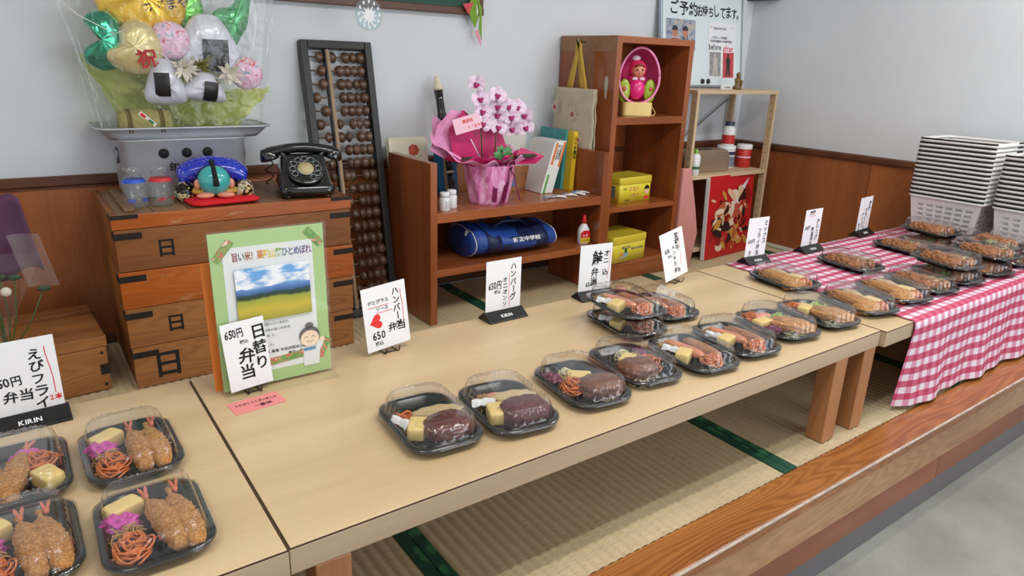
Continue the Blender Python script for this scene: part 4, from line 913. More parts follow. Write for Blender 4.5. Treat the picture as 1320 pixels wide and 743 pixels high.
# glue bottle
t = thing('glue_bottle', 'white glue bottle with a red nozzle at the right of the middle board', 'bottle', (2.178, 2.425, ZM), R(-6))
MB().rings([[(x, y, z) for x, y in rr(a, b_, min(a, b_)*0.42)] for a, b_, z in ((.050, .030, 0), (.056, .034, .004), (.058, .036, .05), (.055, .034, .072), (.036, .028, .088), (.022, .022, .096), (.020, .020, .100))]).build('body', M_white, t)
MB().lathe([(0.0125, 0.1005), (0.0115, 0.112), (0.0085, 0.138), (0.0075, 0.142)], 16).build('nozzle_cap', mat('glue_red', S(206, 24, 34), 0.35), t)
T = TR((0, -0.0192, 0)) @ UP
MB().prism([(-.026, .032), (.026, .032), (.026, .058), (.012, .067), (-.012, .067), (-.026, .056)], 0, .0006, T).build('red_label', MATS['glue_red'], t); MB().box((-.026, .008, 0), (.026, .0315, .0006), T).build('yellow_label', M_yel, t)
tx(t, 'lettering', M_card, ('ボンド', -0.024, 0.036, 0.0175, dict(bold=1, sx=0.92)), T=T, z=0.001); tx(t, 'black_lettering', M_ink, ('木工用', -0.014, 0.016, 0.011, dict(bold=1)), T=T, z=0.001)

# ================================================================ tall cabinet contents
t = thing('egg_toy', 'pink egg shaped toy with a baby doll inside on a cream stand', 'toy', (2.572, 2.55, 0.820), R(-30))
M_pkp = mat('pink_plastic', S(232, 96, 160), 0.25, coat=0.4); M_hot = mat('hot_pink_plastic', S(232, 40, 130), 0.25, coat=0.4); M_crm = mat('cream_wood', S(232, 206, 130), 0.4, var=0.06)
MB().rings([[(x, y, z) for x, y in rr(0.150, 0.15, 0.022)] for z in (0, 0.066)], smooth=False).build('stand', M_crm, t, bevel=0.004)
Te = TR((0, 0.0, 0.190), (0, 0, 0)); b = MB()
egg = lambda a: 1.0-0.10*sin(a)
def shell(rs_, y): return [(0.098*rs_*egg(a)*cos(a), y, 0.190+0.128*rs_*sin(a)) for a in [2*pi*i/44 for i in range(44)]]
MB().rings([shell(1.0, -0.055), shell(1.03, -0.045), shell(1.0, -0.005), shell(0.86, 0.05), shell(0.55, 0.085), shell(0.1, 0.098)][::-1], True, False).build('egg_shell', M_pkp, t, solid=0.003)
MB().tube(shell(1.015, -0.056)+[shell(1.015, -0.056)[0]], 0.006, 8).build('shell_rim', mat('pale_pink_plastic', S(244, 150, 196), 0.25, coat=0.4), t)
MB().lathe([(0.030, 0.0), (0.055, 0.02), (0.060, 0.06), (0.052, 0.10), (0.03, 0.125)], 24, TR((-0.01, 0.075, 0.15))).build('shell_lid', M_pkp, t)
MB().ell((0, -0.018, 0.128), (0.042, 0.034, 0.052), 22, 14).build('doll_body', M_hot, t)
MB().ell((0, -0.010, 0.170), (0.048, 0.026, 0.026), 18, 10).build('doll_sleeves', mat('rose_plastic', S(214, 50, 110), 0.3), t)
hd = MB().ell((0, -0.026, 0.215), (0.034, 0.030, 0.034), 22, 16).build('doll_head', M_doll, t)
b = MB(); rs = []
for k in range(9):
    a = -0.35+2.1*k/8; rs.append([(0.040*cos(q)*cos(a*0.0)*1.0*(1 if k else .9), 0.0, 0.0) for q in (0,)])
MB().ell((0, -0.012, 0.220), (0.044, 0.034, 0.046), 22, 14).build('doll_hood', mat('hood_pink', S(222, 44, 100), 0.3, coat=0.3), t)
for s_ in (-1, 1):
    MB().ell((s_*0.0125, -0.0545, 0.217), (0.0042, 0.002, 0.0062), 10, 8).build('eye', M_ink, hd)
    MB().ell((s_*0.0205, -0.0505, 0.204), (0.005, 0.002, 0.004), 8, 6).build('cheek', mat('cheek_pink', S(232, 130, 120), 0.4), hd)
    MB().ell((s_*0.018, -0.040, 0.176), (0.015, 0.005, 0.008), 10, 6, TR((0, 0, 0))).build('bow_loop', mat('bow_white', S(236, 210, 230), 0.4), t)
    MB().ell((s_*0.064, -0.030, 0.118), (0.030, 0.012, 0.056), 16, 12, TR((0, 0, 0), (0, 0, 0))).build('green_leaf', mat('lime_plastic', S(160, 190, 50), 0.3, coat=0.4), t)
    MB().ell((s_*0.067, -0.042, 0.128), (0.011, 0.003, 0.012), 10, 6).build('leaf_print', mat('leaf_print_red', S(190, 90, 50), 0.4), t)
MB().ell((0, -0.0565, 0.211), (0.0022, 0.002, 0.002), 8, 6).build('nose', M_doll, hd); MB().ell((0, -0.0555, 0.2015), (0.0042, 0.002, 0.0022), 8, 6).build('mouth', M_red, hd)
MB().tube([(-0.022, -0.045, 0.232), (-0.010, -0.051, 0.240), (0.0, -0.0525, 0.242), (0.010, -0.051, 0.240), (0.022, -0.045, 0.232)], 0.0055, 8).build('fringe', mat('hair_brown', S(140, 70, 40), 0.5), hd)
MB().ell((-0.012, -0.012, 0.272), (0.022, 0.015, 0.014), 12, 8).build('hood_puff', mat('puff_white', S(236, 226, 232), 0.5), t)
MB().tube([(0.075, 0.03, 0.05), (0.10, 0.02, 0.04), (0.112, 0.0, 0.015), (0.10, -0.02, 0.003), (0.085, -0.03, 0.003)], 0.002, 6).build('cord', M_crm, t)

def tin(loc, w_, d_, h_, lab, alt):
    t = thing('margarine_tin', lab, 'tin', loc, R(4))
    MY = mat('tin_yellow', S(232, 214, 60), 0.3, coat=0.3); MY2 = mat('tin_yellow_lid', S(222, 200, 62), 0.3, coat=0.3)
    MB().rings([[(x, y, z) for x, y in rr(w_, d_, 0.014)] for z in (0, h_*.80)]).build('body', MY, t)
    MB().rings([[(x, y, z) for x, y in rr(w_+e, d_+e, 0.015)] for e, z in ((.004, h_*.72), (.006, h_*.74), (.006, h_*.95), (.0, h_), (-.02, h_-.002))]).build('lid', MY2, t)
    T = TR((0, -d_/2-.0006, 0)) @ UP
    if not alt:
        tx(t, 'lettering', mat('tin_red_print', S(190, 60, 110), 0.5), ('ミヨシ', -0.055, h_*.45, 0.026, dict(bold=1)), ('マーガリン', -0.050, h_*.20, 0.024, dict(bold=1, sx=.8)), T=T)
        tx(t, 'small_lettering', M_ink, ('新鮮', -0.095, h_*.5, 0.012, dict(bold=1)), ('限定商品', -0.08, h_*.06, 0.009, dict(bold=1)), T=T)
        b = MB(); b.prism([(0.085+.018*cos(a), h_*.42+.020*sin(a)) for a in [k*pi/7 for k in range(14)]], 0.0004, .0008, T); fc = b.build('printed_face', mat('tin_face', S(240, 200, 160), 0.5), t)
        b = MB(); b.prism([(0.085+.020*cos(a), h_*.46+.021*sin(a)) for a in [k*pi/7 for k in range(8)]], 0.0009, .0012, T); b.build('printed_hair', M_ink, t)
        MB().prism([(0.085+.022*cos(a), h_*.12+.008*sin(a)) for a in [k*pi/7 for k in range(14)]], 0.0004, .0008, T).build('printed_badge', M_red, t)
    else:
        tx(t, 'lettering', mat('tin_blue_print', S(40, 60, 120), 0.5), ('MIYOSHI', -0.062, h_*.50, 0.020, dict(bold=1, sx=.8)), ('MARGARINE', 0.010, h_*.42, 0.019, dict(bold=1, sx=.8)), T=T)
        MB().prism([(-.075, .02), (-.015, .028), (-.012, .05), (-.06, .046)], 0.0004, .0008, T).build('printed_tub', mat('tub_blue', S(150, 180, 200), 0.5), t)
        MB().prism([(-.04, .045), (-.022, .045), (-.022, .07), (-.04, .072)], 0.0009, .0012, T).build('printed_leaf', mat('tub_green', S(40, 110, 60), 0.5), t)
        MB().prism([(-.07, .03), (-.05, .03), (-.05, .048), (-.07, .048)], 0.0009, .0012, T).build('printed_slice', mat('tub_orange', S(226, 150, 60), 0.5), t)
    T2 = TR((-w_/2-.0006, 0, 0), (0, 0, -pi/2)) @ UP
    MB().prism([(-.03, .02), (.05, .02), (.05, h_*.65), (-.03, h_*.65)], 0, .0005, T2).build('side_print', mat('tin_side_print', S(120, 130, 120), 0.5, var=0.3, vs_=60), t)
tin((2.600, 2.60, 0.384), 0.245, 0.165, 0.130, 'yellow margarine tin with pink lettering in the middle cubbyhole', 0)
tin((2.502, 2.53, 0.099), 0.250, 0.200, 0.135, 'yellow margarine tin with blue lettering in the bottom cubbyhole', 1)
# tote bag hanging on the cabinet side
t = thing('tote_bag', 'cream canvas tote bag with yellow straps hanging on the side of the tall cabinet', 'bag', (2.285, 2.628, 0.66))
M_can = mat('canvas', S(196, 184, 160), 0.8, var=0.06, vs_=12, bmp=0.4, bs_=10); M_str = mat('yellow_strap', S(206, 168, 62), 0.7)
def bagf(side):
    def f(u, v):
        y = 0.165-0.31*u; z = 0.285*v; q = sin(pi*u)*0.022*(1-0.5*v)
        return (side*(0.006+q)+0.008*noise.noise(V((u*4, v*4, side))), y*(1-0.04*v)+(0.01*noise.noise(V((v*5, 1, side)))), z+(0.012*sin(u*7)*(1-v))*.6)
    return f
b = MB(); b.grid(bagf(-1), 18, 14, TR((-0.028, 0, 0))); b.grid(bagf(1), 18, 14, TR((-0.028, 0, 0))); b.build('bag_body', M_can, t, solid=0.002)
for dx, y0, y1, zt in ((-0.040, -0.08, 0.035, .505), (-0.018, -0.02, 0.08, .50)):
    b = MB(); rs = []
    for k in range(15):
        u = -1+2*k/14; y = (y0+y1)/2+(y1-y0)/2*u*(1.0)-(0.0)*abs(u); y = -0.000+ (y)*(abs(u)**0.8)+0.0; z = 0.27+(zt-0.27)*(1-abs(u)**1.6)
        rs.append([(dx-.001, y-.013, z), (dx+.001, y-.013, z), (dx+.001, y+.013, z), (dx-.001, y+.013, z)])
    b.rings(rs).build('strap', M_str, t)
MB().tube([(0.004, -0.01, 0.495), (-0.045, -0.01, 0.492), (-0.050, -0.01, 0.51)], 0.003, 6).build('hook', M_steel, t)
for (y, z, q) in ((-0.02, 0.165, 0.030), (-0.075, 0.05, 0.020), (0.115, 0.19, 0.028)):
    b = MB(); rnd = random.Random(int(z*1000)); fl = []
    for i in range(16):
        a = 2*pi*i/16; rad = q*(1.25 if i % 2 else 0.65); fl.append((rad*cos(a), rad*sin(a)))
    T = TR((-0.063, y, z), (0, 0, -pi/2)) @ UP
    b.prism(fl, 0, 0.002, T); o = b.build('flower_patch', mat('patch_cream', S(206, 188, 170), 0.8), t)
    MB().ell((0, 0, 0.003), (q*.4, q*.4, 0.003), 10, 6, T).build('patch_centre', mat('patch_red', S(176, 80, 74), 0.7), t)

# ================================================================ pine rack contents
ZR = 0.49
def jar(name, lab, x, y, z, prof, m, parts):
    t = thing(name, lab, 'jar', (x, y, z)); MB().lathe(prof, 26).build('body', m, t)
    for nm, pr, mm in parts: MB().lathe(pr, 26, None, False, nm == 'lid').build(nm, mm, t)
M_jb = mat('jar_navy', S(40, 46, 84), 0.35); M_jr = mat('jar_red', S(196, 44, 40), 0.4)
jar('plastic_tub', 'wide white tub with a navy band on the pine rack', 3.50, 2.67, ZR, [(0.050, 0), (0.053, 0.003), (0.053, 0.105), (0.05, .108)], M_white, [('band', [(0.0535, .078), (0.0535, .098)], M_jb), ('label', [(0.0534, .01), (0.0534, .07)], mat('tub_label', S(120, 130, 150), .5)), ('lid', [(0.055, .1085), (0.055, .128), (0.05, .131)], M_white)])
jar('plastic_bottle', 'white bottle with red print and dark cap standing on the wide tub', 3.505, 2.67, ZR+.1315, [(0.034, 0), (0.037, 0.003), (0.037, 0.095), (0.024, .115)], M_white, [('label', [(0.0375, .010), (0.0375, .062)], M_jr), ('lid', [(0.027, .1155), (0.027, .136), (0.024, .138)], M_jb)])
jar('red_jar', 'red labelled jar with a white lid at the right end of the pine rack shelf', 3.62, 2.63, ZR, [(0.040, 0), (0.043, 0.003), (0.043, 0.108), (0.04, .11)], M_jr, [('label', [(0.0434, .060), (0.0434, .066)], M_card), ('lid', [(0.046, .1105), (0.046, .134), (0.043, .137)], M_white)])
jar('squeeze_bottle', 'slim white bottle with a green cap at the left end of the pine rack shelf', 3.062, 2.530, ZR, [(0.022, 0), (0.025, 0.003), (0.026, 0.10), (0.018, .118)], M_white, [('label', [(0.0264, .035), (0.0264, .05)], mat('label_green', S(60, 110, 70), .5)), ('lid', [(0.012, .1185), (0.010, .14), (0.006, .143)], mat('cap_green', S(130, 180, 50), .4))])
t = thing('wooden_tissue_box', 'rounded greyish wooden box lying in the middle of the pine rack shelf', 'box', (3.235, 2.62, ZR), R(-3))
MB().rings([[(x, y, z) for x, y in rr(w_, 0.12, 0.02)] for w_, z in ((0.30, 0), (0.335, 0.006), (0.335, 0.085), (0.29, 0.118), (0.25, 0.125))]).build('box_body', wood('grey_wood', S(120, 98, 80), S(160, 136, 114), 0, 0.55), t)
MB().prism([(0.07*cos(a), 0.016*sin(a)) for a in [k*pi/8 for k in range(16)]], 0.1252, 0.1262).build('slot', M_ink, t)
# pink folded mat between the cabinet and the rack
o = thing('pink_mat', 'dusty pink soft mat standing between the tall cabinet and the pine rack', 'mat', (2.85, 2.43, 0.0), R(0))
MB().prism([(0.0, 0.0), (0.125, 0.0), (0.162, 0.19), (0.125, 0.33), (0.055, 0.55), (-0.008, 0.555)], -0.012, 0.012, UP).build('folded_sheet', mat('pink_foam', S(206, 140, 134), 0.8, var=0.05), o, bevel=0.006)
MB().prism([(0.01, 0.0), (0.115, 0.0), (0.14, 0.19), (0.11, 0.32), (0.05, 0.53), (0.0, 0.535)], -0.026, -0.0135, UP).build('folded_sheet', mat('pink_foam2', S(190, 124, 120), 0.8, var=0.05), o, bevel=0.005)
# red art panel: plain generic swirls stand in for the artwork
t = thing('art_panel', 'large red art panel with cream and gold shapes leaning under the rack shelf', 'panel', (3.150, 2.462, 0.001), R(5)); t.rotation_euler = (-R(2.5), 0, R(5))
MB().box((0, 0, 0), (0.455, 0.022, 0.478)).build('canvas', mat('art_red', S(196, 28, 34), 0.45), t, bevel=0.001); MB().box((-0.004, -0.001, 0), (-0.0002, 0.022, 0.478)).build('pale_edge', M_card, t)
T = TR((0, -0.0006, 0)) @ UP
rnd = random.Random(21)
ac = [S(226, 190, 150), S(206, 150, 60), S(60, 16, 18), S(236, 214, 190), S(150, 20, 24), S(190, 90, 60), S(40, 24, 30)]
for k in range(95):
    cx_, cy_ = rnd.gauss(0.23, 0.095), rnd.gauss(0.22, 0.085); cx_ = min(max(cx_, .05), .41); cy_ = min(max(cy_, .06), .36); a0 = rnd.uniform(0, pi); L_ = rnd.uniform(.02, .062); w_ = L_*rnd.uniform(.25, .7)
    MB().prism([(min(max(cx_+L_*cos(c)*cos(a0)-w_*sin(c)*sin(a0)*(1+.4*sin(3*c)), .004), .45), cy_+L_*cos(c)*sin(a0)+w_*sin(c)*cos(a0)) for c in [q*pi/6 for q in range(12)]], 0.0002+k*0.00003, 0.0004+k*0.00003, T).build('painted_shape', mat('art%d' % (k % 7), ac[k % 7], 0.5), t)
MB().prism([(0.22, 0.28), (0.29, 0.38), (0.40, 0.45), (0.33, 0.34), (0.27, 0.25)], 0.002, 0.0022, T).build('painted_streak', mat('art_white', S(226, 214, 214), .5), t)
t = thing('storage_bin', 'pale translucent bin in the shade behind the red art panel', 'bin', (3.10, 2.68, 0.07))
MB().rings([[(x, y, z) for x, y in rr(w_, w_*.9, 0.02)] for w_, z in ((0.16, 0), (0.19, .17))], True, False).build('tub', mat('bin_grey', S(130, 138, 146), .4), t, solid=.002); MB().prism(rr(.2, .18, .02), .171, .185).build('lid', M_white, t)
# bouquet lying at the far left edge
t = thing('wrapped_bouquet', 'purple wrapped flower bouquet in clear film at the far left edge', 'bouquet', (-0.075, 2.36, 0.187)); 
M_pur = mat('purple_paper', S(92, 52, 84), 0.6, var=.08)  # purple darkened so the colour itself carries the shadow on the bouquet
MB().grid(lambda u, v: (-0.12+0.22*u-0.03*v*u, 0.02+0.035*sin(pi*u)+0.02*noise.noise(V((u*4, v*4, 0))), 0.23+0.22*v+0.02*sin(u*9)), 14, 8).build('outer_paper', M_pur, t, solid=.001)
MB().grid(lambda u, v: (-0.10+0.20*u*(0.25+.75*v), -0.01+0.03*sin(pi*u)*v, 0.0+0.30*v), 14, 8).build('cellophane', M_film, t)
MB().grid(lambda u, v: (0.055+0.075*u+0.025*v*0-0.03*v, -0.01+0.01*sin(5*u), 0.20+0.16*v), 6, 6).build('film_fold', clear('hazy_film', (0.85, 0.8, 0.8, 1), .5, .25, .12), t)
rnd = random.Random(8)
for k in range(7):
    x1, z1 = rnd.uniform(-0.09, 0.09), rnd.uniform(0.16, 0.33); MB().tube([(-0.02, 0.0, 0.0), (x1*.5, -.01, z1*.5), (x1, -0.015, z1)], 0.002, 5).build('stem', M_stem, t)
    MB().ell((x1, -0.018, z1), (0.018, 0.004, 0.009), 8, 5, None).build('leaf', mat('pale_leaf', S(58, 78, 58), .6), t)
MB().ell((0.0, -0.02, 0.20), (0.014, 0.012, 0.014), 10, 8).build('white_bud', M_flw, t)
# ================================================================ signs on the tables
ZT = 0.319; ZC = 0.3232
M_redl = mat('red_line_ink', S(232, 80, 70), 0.7)
def sign(x, y, z, rz, lab, words, lines=(), reds=(), base_='stand', w_=0.128, h_=0.172, lean=0.0, tilt=0.0, heart=None):
    """words: (text, x, y_top, size, options); local card frame, origin at lower left"""
    t = thing('menu_sign', lab, 'sign', (x, y, z), R(rz))
    c0 = 0.010 if base_ == 'stand' else 0.012
    T = TR((0, 0, c0), (-lean, tilt, 0)) @ UP
    MB().box((0, 0, -0.0006), (w_, h_, 0.0), T).build('card', M_card, t)
    b = MB()
    for q in words: write(b, q[0], q[1], q[2], q[3], **dict(dict(bold=1, vertical=True, jit=0.09), **(q[4] if len(q) > 4 else {})))
    b.v = [tuple(T @ V((p[0], p[1], 0.0005))) for p in b.v]; b.build('lettering', M_ink, t)
    if reds or lines:
        b = MB()
        for q in reds: write(b, q[0], q[1], q[2], q[3], **dict(dict(bold=1, vertical=False, jit=0.08), **(q[4] if len(q) > 4 else {})))
        b.v = [(p[0], p[1], 0.0005) for p in b.v]
        for (xa, ya, xb, yb) in lines:
            n_ = 6; vv = []
            for i in range(n_+1):
                u = i/n_; px, py = xa+(xb-xa)*u+0.0012*sin(u*7+xa*90), ya+(yb-ya)*u
                dx, dy = (0.0008, 0) if abs(yb-ya) > abs(xb-xa) else (0, 0.0008)
                vv += [(px-dx, py-dy, 0.0005), (px+dx, py+dy, 0.0005)]
            b.add(vv, [(2*i, 2*i+1, 2*i+3, 2*i+2) for i in range(n_)])
        if heart:
            hx, hy, hs_, hr = heart; P = []
            for i in range(28):
                a = 2*pi*i/28; px, py = 16*sin(a)**3/17, (13*cos(a)-5*cos(2*a)-2*cos(3*a)-cos(4*a))/17
                P.append((hx+hs_*(px*cos(hr)-py*sin(hr)), hy+hs_*(px*sin(hr)+py*cos(hr)), 0.0005))
            cx_ = (hx, hy, 0.0005); b.add([cx_]+P, [(0, 1+i, 1+(i+1) % 28) for i in range(28)])
        b.v = [tuple(T @ V(p)) for p in b.v]; b.build('red_lettering', M_red if heart or reds else M_redl, t)
    if base_ == 'stand':
        MB().box((0, 0, -0.0022), (w_, h_, -0.0008), T).build('acrylic_plate', M_acryl, t)
        b = MB(); pr = [(-0.036, 0.0), (-0.036, 0.004), (-0.004, 0.026), (0.003, 0.026), (0.030, 0.004), (0.030, 0.0)]
        vv = [(-0.006, a, c) for a, c in pr]+[(w_+0.006, a, c) for a, c in pr]; n_ = 6
        b.add(vv, [tuple(range(n_)), tuple(range(2*n_-1, n_-1, -1))]+[(i, n_+i, n_+(i+1) % n_, (i+1) % n_) for i in range(n_)]); b.build('stand_base', M_black, t, bevel=0.001)
        Tb_ = TR((0, -0.0364, 0.0042), (math.atan2(0.022, 0.032), 0, 0))
        tx(t, 'base_lettering', M_card, ('KIRIN', w_/2-0.022, 0.012, 0.015, dict(bold=1)), T=Tb_, z=0.0006)
    else:
        b = MB()
        for xx in (w_*0.36, w_*0.66): b.tube([(xx, -0.016, 0.020), (xx, -0.010, 0.004), (xx, -0.002, 0.0022), (xx, 0.035, 0.0022), (xx, 0.012, 0.075)], 0.0016, 6)
        b.tube([(w_*0.36, 0.0, 0.0022), (w_*0.66, 0.0, 0.0022)], 0.0016, 6); b.build('wire_easel', M_iron, t)
    return t
price = lambda x, y, s_=0.024: ('650円', x, y, s_, dict(vertical=False, gap=-0.002, sx=.8))
sign(-0.118, 1.585, ZT, 4, 'tall prawn menu sign on a black stand at the far left table', [('えびフライ', 0.078, 0.152, 0.027), ('650円', 0.010, 0.078, 0.026, dict(vertical=False, sx=.8)), ('弁当', 0.026, 0.045, 0.027, dict(vertical=False))], [(0.110, 0.150, 0.117, 0.045)], [('2本', 0.104, 0.030, 0.014)])
sign(0.317, 1.488, ZT, 4, 'white daily special menu card on a wire easel in front of the rice poster', [('日替り', 0.062, 0.145, 0.036), ('弁当', 0.026, 0.098, 0.038), ('650円', 0.006, 0.125, 0.026, dict(vertical=False, sx=.62)), ('税込', 0.036, 0.108, 0.010, dict(vertical=False))], base_='easel', w_=0.096, h_=0.160, lean=R(4), tilt=-R(3))
sign(0.666, 1.532, ZT, 5, 'hamburger steak menu card with a red heart on a wire easel', [('ハンバーグ', 0.086, 0.158, 0.0225), ('弁当', 0.066, 0.042, 0.026, dict(vertical=False)), ('650', 0.018, 0.030, 0.028, dict(vertical=False, sx=.8)), ('デミグラス', 0.014, 0.126, 0.0125, dict(vertical=False)), ('ソース', 0.036, 0.106, 0.0125, dict(vertical=False)), ('税込', 0.024, 0.014, 0.012, dict(vertical=False))], [(0.113, 0.150, 0.115, 0.060), (0.014, 0.118, 0.072, 0.118), (0.036, 0.100, 0.084, 0.100)], base_='easel', lean=R(3), tilt=-R(4), heart=(0.034, 0.078, 0.021, -1.4))
sign(1.072, 1.602, ZT, 1, 'onion hamburger menu sign on a black stand left of the stacked lunches', [('ハンバーグ', 0.088, 0.160, 0.024), ('オニオンソ', 0.060, 0.118, 0.0185), ('650円', 0.008, 0.085, 0.030, dict(vertical=False, sx=.62)), ('税込', 0.030, 0.070, 0.012, dict(vertical=False))], [(0.086, 0.020, 0.083, 0.125)])
sign(1.442, 1.612, ZT, -6, 'salmon menu sign on a black stand right behind the stacked lunches', [('鮭', 0.048, 0.152, 0.052, dict(sx=.8)), ('オニ', 0.094, 0.150, 0.024), ('弁当', 0.046, 0.092, 0.030), ('650円', 0.028, 0.030, 0.022, dict(vertical=False, sx=.8)), ('込', 0.092, 0.085, 0.024)], [(0.120, 0.150, 0.116, 0.05)])
sign(1.812, 1.566, ZT, 6, 'cutlet menu card tilting to the left on a wire easel before the tall cabinet', [('宮崎牛', 0.078, 0.160, 0.022), ('メンチカツ', 0.056, 0.122, 0.0200), ('650', 0.016, 0.098, 0.022, dict(vertical=False, sx=.8)), ('税込', 0.030, 0.080, 0.012, dict(vertical=False)), ('弁当', 0.055, 0.018, 0.018, dict(vertical=False))], [(0.104, 0.155, 0.098, 0.040)], base_='easel', lean=R(10), tilt=-R(9), w_=0.130)
sign(2.300, 1.603, ZC, -4, 'leftmost menu sign standing on the checked cloth, in front of the red panel', [('ミックス', 0.090, 0.160, 0.024), ('フライ弁当', 0.058, 0.130, 0.022), ('650円', 0.010, 0.070, 0.022, dict(vertical=False, sx=.7)), ('税込', 0.020, 0.040, 0.016)], w_=0.118)
sign(2.668, 1.592, ZC, 1, 'middle menu sign of the three on the checked cloth, with a red underlined word', [('からあげ', 0.092, 0.130, 0.024), ('南蛮弁当', 0.060, 0.095, 0.021), ('650円', 0.010, 0.086, 0.022, dict(vertical=False, sx=.7)), ('唐揚', 0.030, 0.150, 0.020, dict(vertical=False))], [(0.026, 0.142, 0.080, 0.142)])
sign(3.185, 1.638, ZC, 6, 'rightmost menu sign on the checked cloth, standing against the wainscot', [('唐揚', 0.098, 0.150, 0.024), ('弁当550円', 0.070, 0.120, 0.020), ('からあげ', 0.040, 0.100, 0.018), ('税込', 0.016, 0.050, 0.018)], w_=0.134)

# rice poster in an L-shaped acrylic stand, orange folder behind
t = thing('rice_poster', 'green bordered rice field poster in an acrylic stand on the middle table', 'poster', (0.303, 1.512, ZT), 0)
T = TR((0.004, 0.0, 0.006), (-R(1.5), 0, 0)) @ UP; PW, PH = 0.252, 0.364
MB().box((0, 0, -0.0012), (PW, PH, 0), T).build('green_sheet', mat('poster_green', S(176, 208, 140), 0.55), t)
MB().box((0.026, 0.030, 0.0002), (PW-.028, PH-.034, 0.0007), T).build('white_sheet', M_card, t)
def rice_photo():
    m, nt, bs = base('rice_field_photo')
    tc = nt.nodes.new('ShaderNodeTexCoord'); sp = nt.nodes.new('ShaderNodeSeparateXYZ'); nt.links.new(tc.outputs['Object'], sp.inputs[0])
    n1 = nz(nt, coords(nt, (9, 9, 26)), 1.6, 5); n2 = nz(nt, coords(nt, (14, 14, 14)), 1.0, 4)
    mm = nt.nodes.new('ShaderNodeMath'); mm.operation = 'MULTIPLY_ADD'; nt.links.new(n2, mm.inputs[0]); mm.inputs[1].default_value = 0.022; nt.links.new(sp.outputs[2], mm.inputs[2])
    mr = nt.nodes.new('ShaderNodeMapRange'); nt.links.new(mm.outputs[0], mr.inputs[0]); mr.inputs[1].default_value = 0.011; mr.inputs[2].default_value = 0.125+0.011
    land = ramp(nt, mr.outputs[0], [(0.0, S(150, 150, 60)), (0.22, S(196, 176, 60)), (0.40, S(150, 160, 60)), (0.44, S(34, 60, 40)), (0.50, S(40, 66, 60)), (0.53, S(60, 96, 150)), (0.60, S(90, 130, 190)), (0.66, S(120, 170, 220)), (1.0, S(90, 160, 220))])
    cl = ramp(nt, n1, [(0.42, (0, 0, 0, 1)), (0.52, (1, 1, 1, 1))])
    gt = nt.nodes.new('ShaderNodeMath'); gt.operation = 'GREATER_THAN'; nt.links.new(mr.outputs[0], gt.inputs[0]); gt.inputs[1].default_value = 0.63
    mu = nt.nodes.new('ShaderNodeMath'); mu.operation = 'MULTIPLY'; nt.links.new(gt.outputs[0], mu.inputs[0]); nt.links.new(cl, mu.inputs[1])
    mx = nt.nodes.new('ShaderNodeMix'); mx.data_type = 'RGBA'; nt.links.new(mu.outputs[0], mx.inputs['Factor']); nt.links.new(land, mx.inputs['A']); mx.inputs['B'].default_value = S(232, 236, 242)
    nt.links.new(mx.outputs['Result'], bs.inputs['Base Color']); bs.inputs['Roughness'].default_value = 0.5; return m
o = MB().box((0, -0.0004, 0), (0.166, 0, 0.125)).build('field_photo', rice_photo(), t); o.matrix_local = TR((0.050, -0.0012, 0.162), (-R(1.5), 0, 0))
cols = [S(150, 70, 90), S(70, 60, 110), S(170, 60, 50), S(150, 90, 60), S(220, 130, 50), S(236, 200, 60), S(236, 210, 80), S(130, 170, 70), S(60, 110, 110), S(50, 80, 130), S(60, 70, 140), S(90, 60, 130), S(120, 60, 120)]
xx = 0.044
for k, ch in enumerate('旨い米！栗駒山麓ひとめぼれ'):
    b = MB(); glyph(b, ch, xx, 0.300, 0.0215, 1, 0, 0.68); b.v = [tuple(T @ V((p[0], p[1], 0.0010))) for p in b.v]
    b.build('title_letter', mat('title_ink_%d' % k, cols[k], 0.6), t); xx += 0.0136
tx(t, 'lettering', M_ink, ('この宮城県栗原市志波姫のひとめぼれ', 0.044, 0.140, 0.0075, dict(bold=0)), ('産地直送の新鮮なお米の旨いお弁当', 0.044, 0.126, 0.0075, dict(bold=0)), ('お弁当でいただく山の米です。', 0.044, 0.112, 0.0075, dict(bold=0)), ('山麓の農園で作りました。', 0.044, 0.090, 0.0075, dict(bold=0)), ('宮城県栗原市志波姫米山農園', 0.100, 0.072, 0.0088, dict(bold=1)), ('農園一番', 0.150, 0.060, 0.0088, dict(bold=1)), T=T, z=0.001)
M_wt = photo('floral_tape', [(0.4, S(90, 150, 70)), (0.5, S(140, 180, 90)), (0.56, S(214, 60, 70)), (0.66, S(240, 220, 200))], (60, 60, 60))
for (x, y, a, L_) in ((0.028, 0.325, R(50), 0.055), (0.228, 0.335, -R(48), 0.050), (0.135, 0.052, R(4), 0.115), (0.236, 0.060, R(62), 0.05)):
    MB().box((-L_/2, -0.009, 0.0012), (L_/2, 0.009, 0.0016), T @ TR((x, y, 0), (0, 0, a))).build('floral_tape', M_wt, t)
